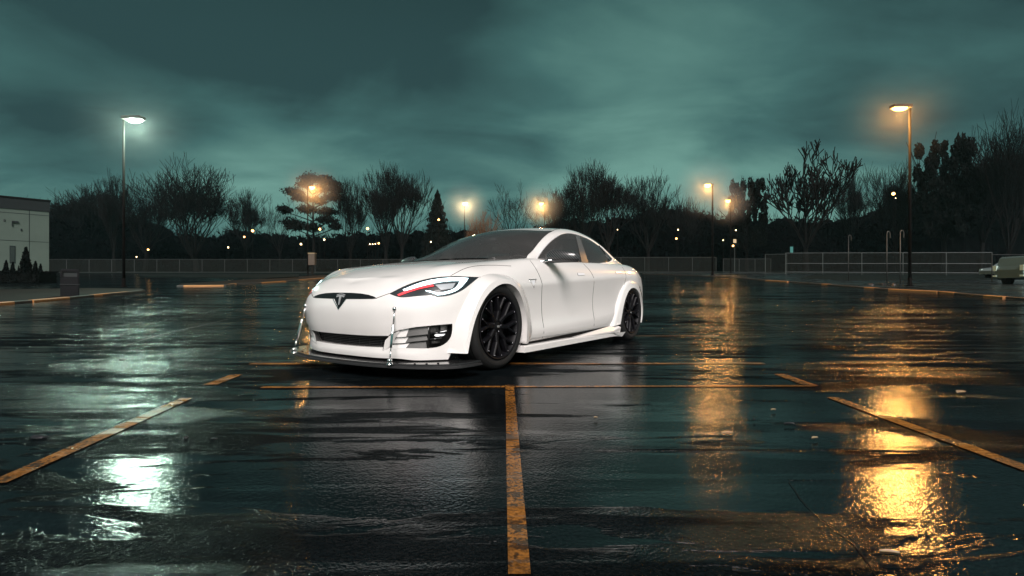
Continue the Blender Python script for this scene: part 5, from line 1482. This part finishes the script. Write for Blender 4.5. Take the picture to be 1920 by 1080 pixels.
def build_far_cars():
    suv = [(-2.25,.45),(-2.3,.95),(-2.2,1.15),(-2.02,1.66),(-1.85,1.76),(.3,1.78),(.75,1.70),(1.35,1.18),(2.2,1.02),(2.35,.80),(2.35,.42),(1.85,.34),(-1.8,.34)]
    x, Y = X(1886,31)+2.3, 31
    far_car('parked_van', x, Y, 0.06, suv, [[(-1.95,1.18),(-1.80,1.62),(-.95,1.64),(-.95,1.18)],[(-.85,1.18),(-.85,1.64),(.25,1.64),(.25,1.18)],[(.35,1.18),(.35,1.62),(.68,1.58),(1.12,1.18)]], 4.6, M['car_teal'], 'dark teal van cut off by the right edge behind the grey rail', (-1.45,1.45), 1.78, [(-2.26,1.05,.06,.16,'lens_off'),(-2.28,.58,.05,.05,'lens_off')])
    sed = [(2.3,.42),(2.35,.75),(2.15,.98),(1.25,1.13),(.55,1.52),(-.9,1.55),(-1.7,1.2),(-2.3,1.1),(-2.35,.45),(-1.8,.34),(1.8,.34)]
    x, Y = X(1850,48)+2.35, 48
    far_car('parked_car', x, Y, PI+.05, sed, [[(.9,1.12),(.45,1.44),(-.1,1.46),(-.1,1.12)],[(-.2,1.12),(-.2,1.46),(-.85,1.46),(-1.35,1.16)]], 4.6, M['car_silver'], 'silver saloon with only its bonnet showing, left of the dark teal van', (-1.4,1.4), 1.5, [(2.2,.86,.08,.07,'lens_off')])

# ---- sky, sun, haze
def build_world():
    w = bpy.data.worlds.new('World'); scene.world = w; w.use_nodes = True; nt = w.node_tree; N = nt.nodes.new; L = nt.links.new
    bg = nt.nodes['Background']; tc = N('ShaderNodeTexCoord'); sp = N('ShaderNodeSeparateXYZ'); L(tc.outputs['Generated'], sp.inputs[0])
    def mth(op, a, c=None, d=None):
        n = N('ShaderNodeMath'); n.operation = op
        for i, s in enumerate((a, c, d)):
            if s is None: continue
            if isinstance(s, (int, float)): n.inputs[i].default_value = s
            else: L(s, n.inputs[i])
        return n.outputs[0]
    zz = mth('ADD', mth('MAXIMUM', sp.outputs[2], 0.0), .22)
    u = mth('DIVIDE', sp.outputs[0], zz); v = mth('DIVIDE', sp.outputs[1], zz)
    cb = N('ShaderNodeCombineXYZ'); L(mth('MULTIPLY', u, .80), cb.inputs[0]); L(v, cb.inputs[1])
    def nz(scale, detail, seed, dist=.3, rough=.5):
        mp = N('ShaderNodeMapping'); mp.inputs['Location'].default_value = (seed, seed*1.3, 0); mp.inputs['Scale'].default_value = (1, 1.15, 1); L(cb.outputs[0], mp.inputs[0])
        n = N('ShaderNodeTexNoise'); n.inputs['Scale'].default_value = scale; n.inputs['Detail'].default_value = detail; n.inputs['Distortion'].default_value = dist; n.inputs['Roughness'].default_value = rough
        L(mp.outputs[0], n.inputs['Vector']); return n.outputs['Fac']
    a = nz(.55, 4, 4.3, .4, .45); b = nz(1.6, 5, 1.1, .6, .5)
    c_ = nz(3.0, 6, 6.2, .5, .6); f = mth('ADD', mth('MULTIPLY', a, .58), mth('ADD', mth('MULTIPLY', b, .32), mth('MULTIPLY', c_, .10))); f = mth('ADD', mth('MULTIPLY', mth('SUBTRACT', f, .5), 1.35), .53)
    # brighter break in the cloud over the middle of the lot
    def blob(dx, dy, dz, k, amp):
        d = Vector((dx, dy, dz)).normalized(); vm = N('ShaderNodeVectorMath'); vm.operation = 'DOT_PRODUCT'; vm.inputs[1].default_value = d
        nn = N('ShaderNodeVectorMath'); nn.operation = 'NORMALIZE'; L(tc.outputs['Generated'], nn.inputs[0]); L(nn.outputs[0], vm.inputs[0])
        return mth('MULTIPLY', mth('POWER', mth('MAXIMUM', vm.outputs['Value'], 0.0), k), amp)
    for q in ((250,450,26,.13),(-560,260,70,.13),(-880,330,40,-.10),(-500,540,30,-.12),(100,640,40,-.05),(930,430,22,-.10),(-150,420,60,-.04),(560,200,60,.02)): f = mth('ADD', f, blob(q[0], 957, q[1], q[2], q[3]))
    cr = N('ShaderNodeValToRGB'); L(f, cr.inputs[0]); e = cr.color_ramp.elements
    e[0].position = .38; e[0].color = (.025,.062,.064,1); e[1].position = .68; e[1].color = (.155,.325,.280,1)
    m_ = e.new(.50); m_.color = (.054,.138,.132,1)
    m_ = e.new(.58); m_.color = (.092,.212,.190,1)
    # unseen sky overhead dimmed to keep its light off the ground
    up = N('ShaderNodeMapRange'); up.interpolation_type = 'SMOOTHSTEP'; up.inputs['From Min'].default_value = .38; up.inputs['From Max'].default_value = .75; up.inputs['To Min'].default_value = 1; up.inputs['To Max'].default_value = .35; L(sp.outputs[2], up.inputs['Value'])
    sc_ = N('ShaderNodeVectorMath'); sc_.operation = 'SCALE'; L(cr.outputs[0], sc_.inputs[0]); L(up.outputs[0], sc_.inputs['Scale'])
    L(sc_.outputs[0], bg.inputs[0])
    bg.inputs[1].default_value = 1.0
    # a trace of the physical sky in it
    sky = N('ShaderNodeTexSky'); sky.sky_type = 'NISHITA'; sky.sun_disc = False; sky.sun_elevation = SUN_EL; sky.sun_rotation = SUN_ROT
    bg2 = N('ShaderNodeBackground'); L(sky.outputs[0], bg2.inputs[0]); bg2.inputs[1].default_value = .0008
    ad = N('ShaderNodeAddShader'); L(bg.outputs[0], ad.inputs[0]); L(bg2.outputs[0], ad.inputs[1]); L(ad.outputs[0], nt.nodes['World Output'].inputs[0])
SUN_D = Vector((-.08,.74,-.66)).normalized()
SUN_EL = math.asin(-SUN_D.z); SUN_ROT = math.atan2(-SUN_D.x, -SUN_D.y)
def build_light():
    s = bpy.data.lights.new('sun', 'SUN'); s.energy = 4.7; s.angle = .50; s.color = (1,.925,.895)
    o = bpy.data.objects.new('sun', s); COL.objects.link(o); o.rotation_euler = SUN_D.to_track_quat('-Z','Y').to_euler(); o.location = (-5,-20,25)
def build_haze():
    m = bpy.data.materials.new('haze'); m.use_nodes = True; nt = m.node_tree; nt.nodes.clear(); out = nt.nodes.new('ShaderNodeOutputMaterial'); v = nt.nodes.new('ShaderNodeVolumePrincipled')
    v.inputs['Color'].default_value = (.42,.80,.82,1); v.inputs['Density'].default_value = HAZE; v.inputs['Anisotropy'].default_value = 0.0
    nt.links.new(v.outputs[0], out.inputs['Volume'])
    o = MB().box((-190,-8,-1.2), (190,170,34)).build('haze', m); o['kind'] = 'stuff'
HAZE = .00013
# ---------------------------------------------------------------- BUILD
build_world(); build_light()
car = build_car()
build_lot(); build_trees(); build_lamps(); build_fences(); build_bits(); build_far_cars()
if HAZE > 0: build_haze()
cam = bpy.data.cameras.new('camera'); co = bpy.data.objects.new('camera', cam); COL.objects.link(co)
co.location = (0, 0, CH); co.rotation_euler = (PI/2, 0, 0); cam.sensor_width = 36; cam.lens = 36*F_/1920; cam.clip_start = .05; cam.clip_end = 3000
scene.camera = co
scene.view_settings.view_transform = 'Standard'; scene.view_settings.look = 'None'; scene.view_settings.exposure = 0; scene.view_settings.gamma = 1
scene.cycles.use_denoising = True
scene.cycles.max_bounces = 8; scene.cycles.transparent_max_bounces = 16; scene.cycles.volume_bounces = 0
scene.cycles.sample_clamp_indirect = 6
